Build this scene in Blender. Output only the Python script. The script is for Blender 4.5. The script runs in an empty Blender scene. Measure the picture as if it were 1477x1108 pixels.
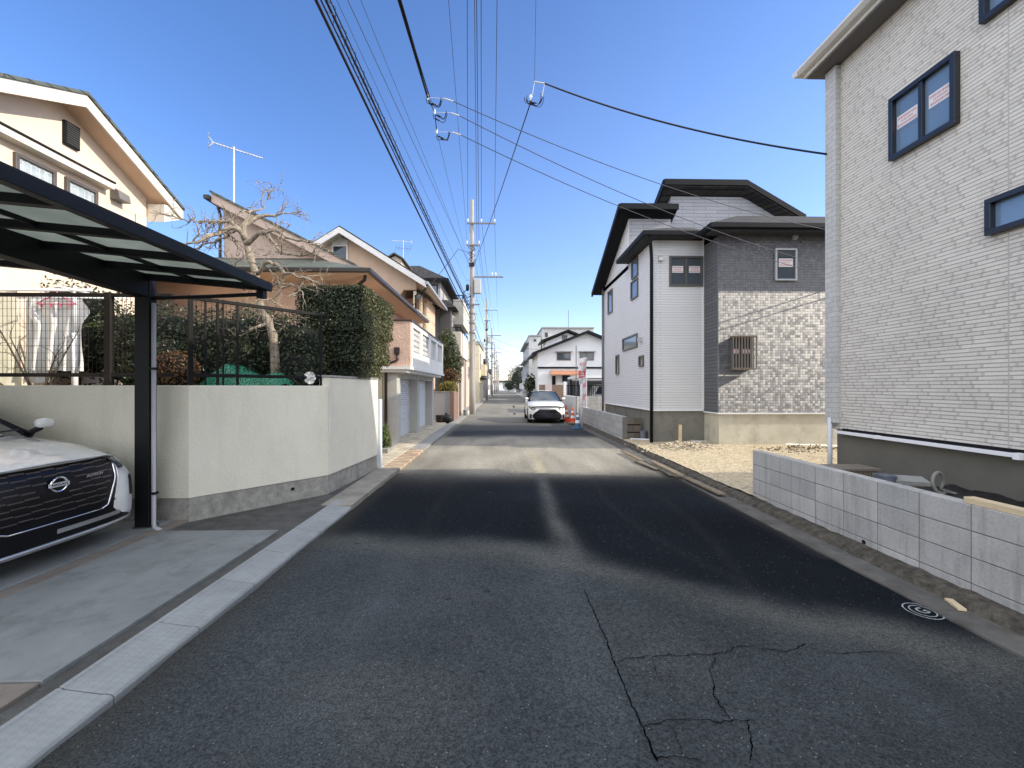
import bpy, bmesh, math, random
from mathutils import Vector, Matrix, noise
R = math.radians
random.seed(7)
scene = bpy.context.scene
COL = scene.collection

# ------------------------------------------------------------------ camera numbers
EYE = 1.65                      # eye height over the road, metres
YAW = R(1.28)                   # the lens looks a little to the right of the road
FPX = 605.0                     # focal length in photograph pixels (1477 wide)
def wx(px, Y):                  # world X of the ray through column px at distance Y along the road
    return Y * math.tan(YAW + math.atan((px - 738.5) / FPX))
def wz(px, py, Y):
    X = wx(px, Y)
    return EYE + (559 - py) * (X * math.sin(YAW) + Y * math.cos(YAW)) / FPX
def at(px, py, Y):
    return Vector((wx(px, Y), Y, wz(px, py, Y)))
def gp(px, py, z=0.0):          # point on a level plane
    d = (EYE - z) * FPX / (py - 559)
    t = (px - 738.5) / FPX * d
    return Vector((t * math.cos(YAW) + d * math.sin(YAW), -t * math.sin(YAW) + d * math.cos(YAW), z))

# ------------------------------------------------------------------ materials
def new_mat(name):
    m = bpy.data.materials.new(name); m.use_nodes = True
    nt = m.node_tree; b = nt.nodes['Principled BSDF']
    return m, nt, b
def lk(nt, a, b): nt.links.new(a, b)
def tc(nt, scale=1.0):
    t = nt.nodes.new('ShaderNodeTexCoord')
    mp = nt.nodes.new('ShaderNodeMapping'); mp.inputs['Scale'].default_value = (scale,) * 3 if not hasattr(scale, '__len__') else scale
    lk(nt, t.outputs['Object'], mp.inputs['Vector']); return mp.outputs['Vector']
def tex_noise(nt, vec, scale, detail=4, rough=.6):
    n = nt.nodes.new('ShaderNodeTexNoise'); n.inputs['Scale'].default_value = scale
    n.inputs['Detail'].default_value = detail; n.inputs['Roughness'].default_value = rough
    lk(nt, vec, n.inputs['Vector']); return n.outputs['Fac']
def ramp(nt, fac, stops):
    r = nt.nodes.new('ShaderNodeValToRGB'); lk(nt, fac, r.inputs['Fac'])
    e = r.color_ramp.elements
    while len(e) < len(stops): e.new(.5)
    for i, (p, c) in enumerate(stops):
        e[i].position = p; e[i].color = (c, c, c, 1) if not hasattr(c, '__len__') else (*c[:3], 1)
    return r.outputs['Color']
def mix(nt, a, b, fac, mode='MIX'):
    m = nt.nodes.new('ShaderNodeMix'); m.data_type = 'RGBA'; m.blend_type = mode
    for sock, v in ((m.inputs['Factor'], fac), (m.inputs['A'], a), (m.inputs['B'], b)):
        if hasattr(v, 'is_linked'): lk(nt, v, sock)
        elif hasattr(v, '__len__'): sock.default_value = (*v[:3], 1)
        else: sock.default_value = v
    return m.outputs['Result']
def mathn(nt, op, a, b=0.0):
    m = nt.nodes.new('ShaderNodeMath'); m.operation = op
    for s, v in ((m.inputs[0], a), (m.inputs[1], b)):
        if hasattr(v, 'is_linked'): lk(nt, v, s)
        else: s.default_value = v
    return m.outputs[0]
def bump(nt, b, h, strength, dist=.01):
    n = nt.nodes.new('ShaderNodeBump'); n.inputs['Strength'].default_value = strength; n.inputs['Distance'].default_value = dist
    lk(nt, h, n.inputs['Height']); lk(nt, n.outputs['Normal'], b.inputs['Normal'])
def sc(c, k): return tuple(min(1, x * k) for x in c)
MATS = {}
def M(name, col, rough=.7, var=.12, scale=3.0, bmp=0.0, bscale=60.0, metal=0.0, spec=.4, grime=0.0, streak=False, bd=.006):
    if name in MATS: return MATS[name]
    m, nt, b = new_mat(name)
    v = tc(nt)
    n1 = tex_noise(nt, v, scale, 6, .65)
    c = mix(nt, sc(col, 1 - var), sc(col, 1 + var), ramp(nt, n1, [(.3, 0), (.7, 1)]))
    if grime:
        gv = tc(nt, (1.6, 1.6, .35 if streak else 1.6))
        g = tex_noise(nt, gv, 1.7, 8, .7)
        c = mix(nt, c, sc(col, .42), mathn(nt, 'MULTIPLY', ramp(nt, g, [(.5, 0), (.75, 1)]), grime))
    lk(nt, c, b.inputs['Base Color'])
    b.inputs['Roughness'].default_value = rough; b.inputs['Metallic'].default_value = metal
    b.inputs['Specular IOR Level'].default_value = spec
    if bmp: bump(nt, b, tex_noise(nt, v, bscale, 3, .6), bmp, bd)
    MATS[name] = m; return m
def wall_uv(nt, axis):          # (u, z) for a wall that runs along Y ('x' = plane of constant X) or X; 'b' picks by normal
    t = nt.nodes.new('ShaderNodeTexCoord'); s = nt.nodes.new('ShaderNodeSeparateXYZ'); lk(nt, t.outputs['Object'], s.inputs[0])
    c = nt.nodes.new('ShaderNodeCombineXYZ')
    if axis == 'b':
        u = mathn(nt, 'ADD', s.outputs['X'], s.outputs['Y'])
        lk(nt, u, c.inputs['X'])
    else:
        lk(nt, s.outputs['Y' if axis == 'x' else 'X'], c.inputs['X'])
    lk(nt, s.outputs['Z'], c.inputs['Y']); return c.outputs[0]
def siding(name, c1, c2, cm, bw, rh, mortar, bmp=.5, rough=.7, offset=.5, squash=1, axis='b', bd=.01, bias=0, patchy=.12, streak=0.0):
    m, nt, b = new_mat(name)
    uv = wall_uv(nt, axis)
    br = nt.nodes.new('ShaderNodeTexBrick'); lk(nt, uv, br.inputs['Vector'])
    br.offset = offset; br.offset_frequency = 2
    br.inputs['Color1'].default_value = (*c1, 1); br.inputs['Color2'].default_value = (*c2, 1); br.inputs['Mortar'].default_value = (*cm, 1)
    br.inputs['Scale'].default_value = 1; br.inputs['Mortar Size'].default_value = mortar; br.inputs['Mortar Smooth'].default_value = .3
    br.inputs['Brick Width'].default_value = bw; br.inputs['Row Height'].default_value = rh; br.inputs['Bias'].default_value = bias
    v = tc(nt); n = tex_noise(nt, v, 1.1, 7, .65); fine = tex_noise(nt, v, 45, 3, .6)
    c = mix(nt, br.outputs['Color'], (0, 0, 0), mathn(nt, 'MULTIPLY', ramp(nt, n, [(.35, 0), (.75, 1)]), patchy))
    c = mix(nt, c, (0, 0, 0), mathn(nt, 'MULTIPLY', ramp(nt, fine, [(.4, 0), (.7, 1)]), .16))
    if streak:
        sk = tex_noise(nt, tc(nt, (7, 7, .5)), 1.6, 6, .7); blot = tex_noise(nt, v, 5.5, 5, .7)
        c = mix(nt, c, (.10, .095, .085), mathn(nt, 'MULTIPLY', ramp(nt, sk, [(.5, 0), (.72, 1)]), streak))
        c = mix(nt, c, (.62, .61, .58), mathn(nt, 'MULTIPLY', ramp(nt, blot, [(.55, 0), (.75, 1)]), streak * .6))
    lk(nt, c, b.inputs['Base Color']); b.inputs['Roughness'].default_value = rough
    h = mathn(nt, 'SUBTRACT', mathn(nt, 'MULTIPLY', fine, .35), br.outputs['Fac'])
    bump(nt, b, h, bmp, bd)
    MATS[name] = m; return m
def ledge(name, c1, c2, rh, bw, axis='x', joint=.16, bmp=.8, patchy=.12, tick=.03, gd=.62):
    # narrow ledges with randomly staggered upright joints, each stone its own tone
    m, nt, b = new_mat(name)
    uv = wall_uv(nt, axis); s = nt.nodes.new('ShaderNodeSeparateXYZ'); lk(nt, uv, s.inputs[0])
    zr_ = mathn(nt, 'DIVIDE', s.outputs['Y'], rh); row = mathn(nt, 'FLOOR', zr_); fz = mathn(nt, 'FRACT', zr_)
    w1 = nt.nodes.new('ShaderNodeTexWhiteNoise'); w1.noise_dimensions = '1D'; lk(nt, row, w1.inputs['W'])
    ur = mathn(nt, 'ADD', mathn(nt, 'DIVIDE', s.outputs['X'], bw), mathn(nt, 'MULTIPLY', w1.outputs['Value'], 7.0))
    col_ = mathn(nt, 'FLOOR', ur); fu = mathn(nt, 'FRACT', ur)
    cb = nt.nodes.new('ShaderNodeCombineXYZ'); lk(nt, row, cb.inputs[0]); lk(nt, col_, cb.inputs[1])
    w2 = nt.nodes.new('ShaderNodeTexWhiteNoise'); w2.noise_dimensions = '2D'; lk(nt, cb.outputs[0], w2.inputs['Vector'])
    base = mix(nt, c1, c2, w2.outputs['Value'])
    gz = mathn(nt, 'LESS_THAN', fz, joint); gu = mathn(nt, 'MULTIPLY', mathn(nt, 'LESS_THAN', fu, tick / bw), mathn(nt, 'GREATER_THAN', w2.outputs['Value'], .4))
    v = tc(nt); n = tex_noise(nt, v, .9, 7, .65); fine = tex_noise(nt, v, 60, 3, .6)
    c = mix(nt, base, sc(c2, .40), mathn(nt, 'MULTIPLY', gz, gd)); c = mix(nt, c, sc(c2, .36), mathn(nt, 'MULTIPLY', gu, .30))
    pan = mathn(nt, 'LESS_THAN', mathn(nt, 'FRACT', mathn(nt, 'DIVIDE', s.outputs['X'], 3.03)), .004)
    c = mix(nt, c, sc(c2, .75), pan)
    c = mix(nt, c, (0, 0, 0), mathn(nt, 'MULTIPLY', ramp(nt, n, [(.35, 0), (.75, 1)]), patchy))
    c = mix(nt, c, (0, 0, 0), mathn(nt, 'MULTIPLY', ramp(nt, fine, [(.4, 0), (.7, 1)]), .15))
    lk(nt, c, b.inputs['Base Color']); b.inputs['Roughness'].default_value = .8
    h = mathn(nt, 'SUBTRACT', mathn(nt, 'ADD', mathn(nt, 'MULTIPLY', fine, .4), mathn(nt, 'MULTIPLY', w2.outputs['Value'], .5)), mathn(nt, 'MAXIMUM', gz, gu))
    bump(nt, b, h, bmp, .012)
    MATS[name] = m; return m
def glass(name, tint=(.03, .045, .06), rough=.03, spec=.9):
    m, nt, b = new_mat(name)
    v = tc(nt); n = tex_noise(nt, v, .8, 2)
    c = mix(nt, sc(tint, .7), sc(tint, 1.4), n); lk(nt, c, b.inputs['Base Color'])
    b.inputs['Roughness'].default_value = rough; b.inputs['Specular IOR Level'].default_value = spec
    bump(nt, b, n, .02, .05)
    MATS[name] = m; return m
def leaf_mat(name, cols, rough=.38, trans=.25):
    m, nt, b = new_mat(name)
    g = nt.nodes.new('ShaderNodeNewGeometry')
    c = ramp(nt, g.outputs['Random Per Island'], [(i / max(1, len(cols) - 1), k) for i, k in enumerate(cols)])
    n = tex_noise(nt, tc(nt), 2.2, 4)
    c = mix(nt, c, (0, 0, 0), mathn(nt, 'MULTIPLY', ramp(nt, n, [(.35, 0), (.7, 1)]), .45))
    lk(nt, c, b.inputs['Base Color']); b.inputs['Roughness'].default_value = rough; b.inputs['Specular IOR Level'].default_value = .5
    tr = nt.nodes.new('ShaderNodeBsdfTranslucent'); lk(nt, c, tr.inputs['Color'])
    ms = nt.nodes.new('ShaderNodeMixShader'); ms.inputs[0].default_value = trans
    lk(nt, b.outputs[0], ms.inputs[1]); lk(nt, tr.outputs[0], ms.inputs[2])
    lk(nt, ms.outputs[0], nt.nodes['Material Output'].inputs['Surface'])
    MATS[name] = m; return m

# ------------------------------------------------------------------ mesh builder
class MB:
    def __init__(s): s.v = []; s.f = []; s.m = []; s.k = 0
    def mi(s, k): s.k = k; return s
    def add(s, vs, fs):
        o = len(s.v); s.v += [tuple(p) for p in vs]; s.f += [tuple(i + o for i in f) for f in fs]; s.m += [s.k] * len(fs); return s
    def box(s, x0, x1, y0, y1, z0, z1):
        x0, x1 = min(x0, x1), max(x0, x1); y0, y1 = min(y0, y1), max(y0, y1); z0, z1 = min(z0, z1), max(z0, z1)
        return s.add([(x0,y0,z0),(x1,y0,z0),(x1,y1,z0),(x0,y1,z0),(x0,y0,z1),(x1,y0,z1),(x1,y1,z1),(x0,y1,z1)],
                     [(3,2,1,0),(4,5,6,7),(0,1,5,4),(1,2,6,5),(2,3,7,6),(3,0,4,7)])
    def obox(s, c, size, rz=0, rx=0, ry=0):
        m = Matrix.Translation(c) @ Matrix.Rotation(rz, 4, 'Z') @ Matrix.Rotation(ry, 4, 'Y') @ Matrix.Rotation(rx, 4, 'X')
        h = [d / 2 for d in size]; o = len(s.v); n = len(s.v)
        s.box(-h[0], h[0], -h[1], h[1], -h[2], h[2])
        for i in range(n, len(s.v)): s.v[i] = tuple(m @ Vector(s.v[i]))
        return s
    def quad(s, a, b, c, d): return s.add([a, b, c, d], [(0, 1, 2, 3)])
    def poly(s, pts): return s.add(pts, [tuple(range(len(pts)))])
    def prism(s, prof, axis, a0, a1):     # profile in the plane across axis; 'x': (y,z) 'y': (x,z) 'z': (x,y)
        def P(p, a): return (a, p[0], p[1]) if axis == 'x' else (p[0], a, p[1]) if axis == 'y' else (p[0], p[1], a)
        n = len(prof); area = sum(prof[i][0] * prof[(i+1) % n][1] - prof[(i+1) % n][0] * prof[i][1] for i in range(n))
        if (area < 0) ^ (axis == 'y'): prof = prof[::-1]
        if a0 > a1: a0, a1 = a1, a0
        return s.add([P(p, a0) for p in prof] + [P(p, a1) for p in prof],
                     [tuple(range(n))[::-1], tuple(range(n, 2 * n))] + [(i, (i+1) % n, n + (i+1) % n, n + i) for i in range(n)])
    def tube(s, pts, r, n=8, caps=True):
        pts = [Vector(p) for p in pts]; rs = r if hasattr(r, '__len__') else [r] * len(pts)
        o = len(s.v); up = None; vs = []; fs = []
        for i, p in enumerate(pts):
            t = (pts[min(i+1, len(pts)-1)] - pts[max(i-1, 0)])
            if t.length < 1e-9: t = Vector((0, 0, 1))
            t.normalize()
            if up is None:
                up = t.orthogonal().normalized()
            else:
                up = (up - t * up.dot(t)); up = up.normalized() if up.length > 1e-6 else t.orthogonal().normalized()
            b = t.cross(up)
            for k in range(n):
                a = 2 * math.pi * k / n
                vs.append(p + (up * math.cos(a) + b * math.sin(a)) * rs[i])
        for i in range(len(pts) - 1):
            for k in range(n):
                fs.append((i*n+k, i*n+(k+1) % n, (i+1)*n+(k+1) % n, (i+1)*n+k))
        if caps: fs += [tuple(range(n))[::-1], tuple(range((len(pts)-1)*n, len(pts)*n))]
        return s.add(vs, fs)
    def lathe(s, prof, n=16, c=(0,0,0), axis='z'):   # prof [(r, h)]
        vs = []; fs = []
        for r, h in prof:
            for k in range(n):
                a = 2*math.pi*k/n; x, y = r*math.cos(a), r*math.sin(a)
                p = (x, y, h) if axis == 'z' else (y, h, x) if axis == 'y' else (h, x, y)
                vs.append((p[0]+c[0], p[1]+c[1], p[2]+c[2]))
        for i in range(len(prof)-1):
            for k in range(n): fs.append((i*n+k, i*n+(k+1) % n, (i+1)*n+(k+1) % n, (i+1)*n+k))
        fs += [tuple(range(n))[::-1], tuple(range((len(prof)-1)*n, len(prof)*n))]
        return s.add(vs, fs)
    def build(s, name, mat, parent=None, smooth=False, bevel=0, loc=None, local=False):
        me = bpy.data.meshes.new(name)
        off = Vector((0, 0, 0))
        if not local:
            p = parent
            while p is not None: off += p.location; p = p.parent
            if loc is not None and parent is None: off = Vector(loc)
        me.from_pydata([(v[0]-off[0], v[1]-off[1], v[2]-off[2]) for v in s.v], [], s.f)
        for mm in (mat if isinstance(mat, (list, tuple)) else [mat]): me.materials.append(mm)
        if any(s.m): me.polygons.foreach_set('material_index', s.m)
        if smooth: me.polygons.foreach_set('use_smooth', [True] * len(me.polygons))
        me.update()
        o = bpy.data.objects.new(name, me); COL.objects.link(o)
        if parent is not None: o.parent = parent
        elif loc is not None: o.location = loc
        if bevel:
            b = o.modifiers.new('bevel', 'BEVEL'); b.width = bevel; b.segments = 2; b.limit_method = 'ANGLE'; b.angle_limit = R(40)
        return o
def thing(name, label, cat, loc=(0,0,0), group=None):
    o = bpy.data.objects.new(name, None); COL.objects.link(o); o.location = loc; o.empty_display_size = .1
    return tag(o, label, cat, group)
def tag(o, label, cat, group=None):
    o['label'] = label; o['category'] = cat
    if group: o['group'] = group
    return o
def struct(o): o['kind'] = 'structure'; return o
def stuff(o, label, cat):
    o['kind'] = 'stuff'; o['label'] = label; o['category'] = cat; return o
def dup(o, loc=None, rz=None, label=None, parent=None):
    c = o.copy(); COL.objects.link(c)
    if parent is not None: c.parent = parent
    if loc is not None: c.location = loc
    if rz is not None: c.rotation_euler[2] = rz
    if label: c['label'] = label
    for ch in list(o.children): dup(ch, parent=c)
    return c
def text_mesh(s, size, thick=.002, bold=0.0, sx=1.0):
    cu = bpy.data.curves.new('t', 'FONT'); cu.body = s; cu.size = size; cu.align_x = 'CENTER'; cu.align_y = 'CENTER'
    cu.extrude = thick; cu.offset = bold; cu.resolution_u = 3
    ob = bpy.data.objects.new('t', cu); COL.objects.link(ob)
    me = bpy.data.meshes.new_from_object(ob.evaluated_get(bpy.context.evaluated_depsgraph_get()))
    vs = [(v.co.x * sx, v.co.y, v.co.z) for v in me.vertices]; fs = [tuple(p.vertices) for p in me.polygons]
    bpy.data.objects.remove(ob); bpy.data.curves.remove(cu); bpy.data.meshes.remove(me)
    return vs, fs
def put_text(mb, s, size, mat4, **k):
    vs, fs = text_mesh(s, size, **k)
    return mb.add([mat4 @ Vector(v) for v in vs], fs)
def n2(x, y, s=1.0, o=0.0): return noise.noise(Vector((x * s + o, y * s - o, o * .7)))
def leaf_cloud(mb, pts, size, rng, flat=.0, asp=.5):     # pts: (position, normal); a folded leaf of two triangles each
    for p, nrm in pts:
        nrm = Vector(nrm) + Vector((rng.gauss(0, .6), rng.gauss(0, .6), rng.gauss(0, .6)))
        if nrm.length < 1e-3: nrm = Vector((0, 0, 1))
        nrm.normalize(); t = nrm.orthogonal().normalized(); t.rotate(Matrix.Rotation(rng.uniform(0, 6.28), 3, nrm))
        b = nrm.cross(t); L = size * rng.uniform(.6, 1.25); w = L * asp
        p = Vector(p)
        mb.add([p - t * L * .5, p + b * w * .5 + nrm * w * .15, p + t * L * .5, p - b * w * .5 + nrm * w * .15], [(0, 1, 2), (0, 2, 3)])
# ------------------------------------------------------------------ named materials
CONC = M('concrete_grey', (.30, .30, .29), .85, .18, 2.5, .5, 70, grime=.5)
CONCD = M('concrete_old', (.30, .295, .27), .9, .3, 11, .8, 50, grime=.95, streak=True)
CONCL = M('concrete_pole', (.36, .335, .30), .8, .12, 1.5, .3, 60, grime=.25, streak=True)
PLAST = M('cream_stucco', (.73, .705, .605), .9, .06, 1.2, .6, 33, grime=.2, streak=True, bd=.012)
BLACK = M('black_aluminium', (.006, .007, .009), .5, .2, 4, spec=.22)
DARKFR = M('navy_black_frame', (.010, .013, .022), .3, .2, 4, spec=.6)
WHITEP = M('white_paint', (.75, .75, .74), .5, .04, 2)
WHITER = M('white_rail', (.82, .83, .85), .35, .03, 2)
GREYP = M('grey_pvc', (.38, .39, .42), .45, .08, 3)
DARKB = M('dark_brown_gutter', (.028, .022, .020), .4, .2, 3)
ALU = M('bright_aluminium', (.62, .63, .64), .4, .1, 5)
STEEL = M('galvanised_steel', (.20, .205, .21), .55, .2, 6, metal=.3)
CHROME = M('chrome', (.8, .8, .82), .12, .03, 3, metal=1)
RUBBER = M('rubber_black', (.012, .012, .013), .6, .2, 8)
CABLE = M('cable_black', (.008, .008, .010), .6, .2, 8)
CABLEG = M('cable_grey', (.05, .06, .08), .6, .2, 8)
WOODL = M('raw_timber', (.62, .50, .33), .75, .15, 5, .3, 40)
WOODB = M('old_board', (.19, .155, .11), .85, .3, 5, .4, 40)
GLASS = glass('window_glass')
GLASSB = glass('window_glass_bright', (.10, .14, .20), .04)
GLASSW = glass('window_glass_curtain', (.55, .56, .56), .1, .6)
PINK = M('salmon_stucco', (.66, .46, .36), .9, .06, 1.5, .5, 90, grime=.12)
CREAM = M('cream_render', (.74, .63, .52), .9, .04, 1.2, .4, 90, grime=.06)
SOFFIT = M('soffit_peach', (.74, .53, .38), .85, .05, 2)
FASCIA = M('fascia_white', (.70, .65, .57), .6, .04, 2)
ROOFG = siding('green_grey_slates', (.085, .10, .085), (.11, .125, .105), (.03, .035, .03), .6, .12, .012, .6, .7)
ROOFD = siding('dark_slates', (.022, .023, .026), (.05, .048, .046), (.008, .008, .010), .28, .11, .014, 1.0, .9)
TRIMD = M('dark_fascia', (.006, .007, .010), .6, .2, 3, spec=.2)
SOIL = M('bare_soil', (.17, .125, .085), .95, .35, 6, 1.0, 30, bd=.03)

# ------------------------------------------------------------------ world and sun
SKYFILL = (18.2, 18.2, 18.0)
SUN = Vector((1.9, -.287, 1.0)).normalized()
elev = math.asin(SUN.z); azim = math.atan2(SUN.x, SUN.y)
w = bpy.data.worlds.new('World'); scene.world = w; w.use_nodes = True
nt = w.node_tree; bg = nt.nodes['Background']
sky = nt.nodes.new('ShaderNodeTexSky'); sky.sky_type = 'NISHITA'; sky.sun_disc = False
sky.sun_elevation = elev; sky.sun_rotation = azim; sky.altitude = 0; sky.air_density = 1.0; sky.dust_density = .25; sky.ozone_density = 2.2
hs = nt.nodes.new('ShaderNodeHueSaturation'); hs.inputs['Saturation'].default_value = 1.22; hs.inputs['Value'].default_value = 1.85
lk(nt, sky.outputs[0], hs.inputs['Color'])
tint = mix(nt, hs.outputs[0], (1.04, .88, 1.0), 1.0, 'MULTIPLY')
# white sky fill added overhead and behind us, unseen; blue up the street
tcw = nt.nodes.new('ShaderNodeTexCoord'); sp = nt.nodes.new('ShaderNodeSeparateXYZ'); lk(nt, tcw.outputs['Generated'], sp.inputs[0])
def sstep(x, a, b_):
    n = nt.nodes.new('ShaderNodeMapRange'); n.interpolation_type = 'SMOOTHSTEP'; n.inputs[1].default_value = a; n.inputs[2].default_value = b_; lk(nt, x, n.inputs[0]); return n.outputs[0]
fillmask = mathn(nt, 'MAXIMUM', sstep(sp.outputs['Z'], .71, .90), sstep(mathn(nt, 'MULTIPLY', sp.outputs['Y'], -1.0), -.50, -.05))
fillmask = mathn(nt, 'MULTIPLY', fillmask, sstep(sp.outputs['Z'], -.02, .05))
cn = nt.nodes.new('ShaderNodeTexNoise'); cn.inputs['Scale'].default_value = 2.6; cn.inputs['Detail'].default_value = 6; lk(nt, tcw.outputs['Generated'], cn.inputs['Vector'])
fillmask = mathn(nt, 'MULTIPLY', fillmask, sstep(cn.outputs['Fac'], .15, .75))
veil = mathn(nt, 'MULTIPLY', sstep(sp.outputs['X'], -.60, .45), sstep(mathn(nt, 'MULTIPLY', sp.outputs['Z'], -1.0), -.95, -.2))
vn_ = nt.nodes.new('ShaderNodeTexNoise'); vn_.inputs['Scale'].default_value = 1.4; vn_.inputs['Detail'].default_value = 5; lk(nt, tcw.outputs['Generated'], vn_.inputs['Vector'])
veil = mathn(nt, 'MULTIPLY', veil, mathn(nt, 'ADD', .8, mathn(nt, 'MULTIPLY', vn_.outputs['Fac'], .4)))
tint = mix(nt, tint, (.85, 1.02, 1.35), veil, 'ADD')
wc = mix(nt, tint, SKYFILL, fillmask)
lk(nt, wc, bg.inputs['Color']); bg.inputs['Strength'].default_value = .15
ld = bpy.data.lights.new('sun', 'SUN'); ld.energy = 5.0; ld.angle = R(.5); ld.color = (1, .90, .74)
lo = bpy.data.objects.new('sun', ld); COL.objects.link(lo); lo.rotation_euler = (-SUN).to_track_quat('-Z', 'Y').to_euler(); lo.location = (30, -10, 30)
scene.view_settings.view_transform = 'Standard'; scene.view_settings.look = 'None'; scene.view_settings.exposure = 0; scene.view_settings.gamma = 1
cd = bpy.data.cameras.new('camera'); cam = bpy.data.objects.new('camera', cd); COL.objects.link(cam); scene.camera = cam
cd.sensor_width = 36; cd.lens = 36 * FPX / 1477; cd.clip_start = .05; cd.clip_end = 3000; cd.shift_y = 5 / 1477
cam.location = (0, 0, EYE); cam.rotation_euler = (R(90), 0, -YAW)
scene.cycles.max_bounces = 6; scene.cycles.diffuse_bounces = 3; scene.cycles.use_denoising = True

# ------------------------------------------------------------------ ground and road
gm = M('earth_far', (.16, .15, .13), .95, .25, .3, .4, 8)
g = MB()
g.add([(-900, -300, -.06), (900, -300, -.06), (900, 1500, -.06), (-900, 1500, -.06)], [(0, 1, 2, 3)])
struct(g.build('ground', gm))

def road_tone(x, y):
    """albedo of the asphalt: old grey in front, new black patch, dusty stretch painted pale as sunlit, then painted shade bands"""
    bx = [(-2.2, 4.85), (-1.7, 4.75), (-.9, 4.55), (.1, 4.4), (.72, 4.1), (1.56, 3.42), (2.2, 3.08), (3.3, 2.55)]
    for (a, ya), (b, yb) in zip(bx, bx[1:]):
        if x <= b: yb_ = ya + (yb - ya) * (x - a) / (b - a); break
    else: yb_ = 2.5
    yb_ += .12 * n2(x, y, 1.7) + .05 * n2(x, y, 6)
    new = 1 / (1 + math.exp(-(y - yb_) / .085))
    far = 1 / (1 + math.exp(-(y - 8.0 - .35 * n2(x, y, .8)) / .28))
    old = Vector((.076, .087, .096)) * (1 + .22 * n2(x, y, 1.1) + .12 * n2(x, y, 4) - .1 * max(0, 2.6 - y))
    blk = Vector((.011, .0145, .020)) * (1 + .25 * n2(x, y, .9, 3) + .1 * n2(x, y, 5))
    dust_sun = Vector((.52, .49, .42))  # dusty colour raised to stand in for sunlight
    # dusty smears, tyre-polished tracks and a darker repair strip on the old surface
    sm = max(0, n2(x * .8, y * .9, 1.3, 11) - .12) * 1.5 + .5 * max(0, n2(x * 2.2, y * 1.4, 1.7, 17) - .25)
    old = old.lerp(Vector((.135, .14, .135)), min(.4, sm * .55))
    for tx in (-.95, .45, 2.15): old = old * (1 + .16 * math.exp(-((x - tx - .05 * n2(0, y, .7, tx)) / .17) ** 2))
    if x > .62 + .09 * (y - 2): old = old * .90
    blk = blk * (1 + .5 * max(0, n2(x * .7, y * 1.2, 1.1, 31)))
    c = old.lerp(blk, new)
    # tan lip where the new surface feathers out
    lip = math.exp(-((y - yb_ + .22) / .2) ** 2) * (.45 + .35 * n2(x, y, 1.3, 9))
    c = c.lerp(Vector((.155, .16, .145)), max(0, lip * 1.2))
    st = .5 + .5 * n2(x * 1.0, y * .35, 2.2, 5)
    pale = dust_sun * (.84 + .26 * n2(x, y * .6, 1.3, 2) + .13 * n2(x * 5, y * .8, 1, 4))
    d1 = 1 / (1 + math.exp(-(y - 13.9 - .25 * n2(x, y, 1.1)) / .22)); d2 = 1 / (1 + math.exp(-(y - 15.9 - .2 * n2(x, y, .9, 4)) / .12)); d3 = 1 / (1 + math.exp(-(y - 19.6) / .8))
    pale = pale.lerp(Vector((.055, .062, .075)) * (1 + .2 * n2(x, y, 1.5)), d1).lerp(Vector((.105, .11, .115)) * (1 + .2 * n2(x, y, 1.2)), d2).lerp(Vector((.33, .32, .29)) * (1 + .25 * n2(x, y * .5, .9)), d3)  # shade bands and a farther sunlit tone painted into the colour
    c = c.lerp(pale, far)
    # dust trail dropped by lorries down the middle
    cx = .70 + .05 * math.sin(y * .9) + .04 * n2(0, y, .6)
    wd = .10 + .05 * max(0, 6 - y) * .4
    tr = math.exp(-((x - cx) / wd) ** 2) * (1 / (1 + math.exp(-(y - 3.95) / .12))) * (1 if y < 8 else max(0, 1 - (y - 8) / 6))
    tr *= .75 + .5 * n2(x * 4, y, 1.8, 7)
    c = c.lerp(Vector((.19, .192, .18)) if y < 8 else Vector((.66, .58, .38)), max(0, min(.85, tr * .72)))  # trail goes paler within the painted sunlit stretch
    # faint tyre arcs
    for k, (ox, s) in enumerate(((1.5, .16), (2.35, -.1), (-.9, .03))):
        a = math.exp(-((x - ox - s * (y - 6) ** 2 * .5) / .05) ** 2) * new * (1 - far) * .08
        c = c.lerp(Vector((.11, .11, .108)), a)
    e = math.exp(-((x + 2.03) / .16) ** 2)
    c = c.lerp(Vector((.075, .072, .06)) if far < .5 else Vector((.36, .33, .26)), e * .6)
    e = math.exp(-((x - 3.22) / .12) ** 2)
    return c.lerp(Vector((.15, .14, .115)), e * .35 * (0 if y < 4 else 1))
xs = [-2.03 + 5.25 * i / 80 for i in range(81)]
ys = [-6 + .25 * i for i in range(28)] + [1 + .06 * i for i in range(134)]
while ys[-1] < 18: ys.append(ys[-1] + .1)
while ys[-1] < 700: ys.append(ys[-1] + max(.25, ys[-1] * .03))
vs = []; cols = []
for y in ys:
    for x in xs:
        crown = .018 * (1 - ((x - .6) / 2.62) ** 2)
        xx = x
        if abs(x + 2.03) < 1e-6: xx = x + .03 * n2(1, y, 2.5)
        if abs(x - 3.22) < 1e-6: xx = x + .035 * n2(7, y, 1.9)
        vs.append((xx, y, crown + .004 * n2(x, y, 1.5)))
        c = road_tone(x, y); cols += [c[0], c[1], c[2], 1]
nx = len(xs)
fs = [(j*nx+i, j*nx+i+1, (j+1)*nx+i+1, (j+1)*nx+i) for j in range(len(ys)-1) for i in range(nx-1)]
me = bpy.data.meshes.new('road'); me.from_pydata(vs, [], fs)
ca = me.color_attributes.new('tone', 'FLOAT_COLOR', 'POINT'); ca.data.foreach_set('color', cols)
me.polygons.foreach_set('use_smooth', [True] * len(fs))
m, nt, b = new_mat('asphalt')
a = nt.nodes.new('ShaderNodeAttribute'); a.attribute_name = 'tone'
v = tc(nt)
f1 = tex_noise(nt, v, 85, 3, .75); f2 = tex_noise(nt, v, 28, 4, .7)
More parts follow.
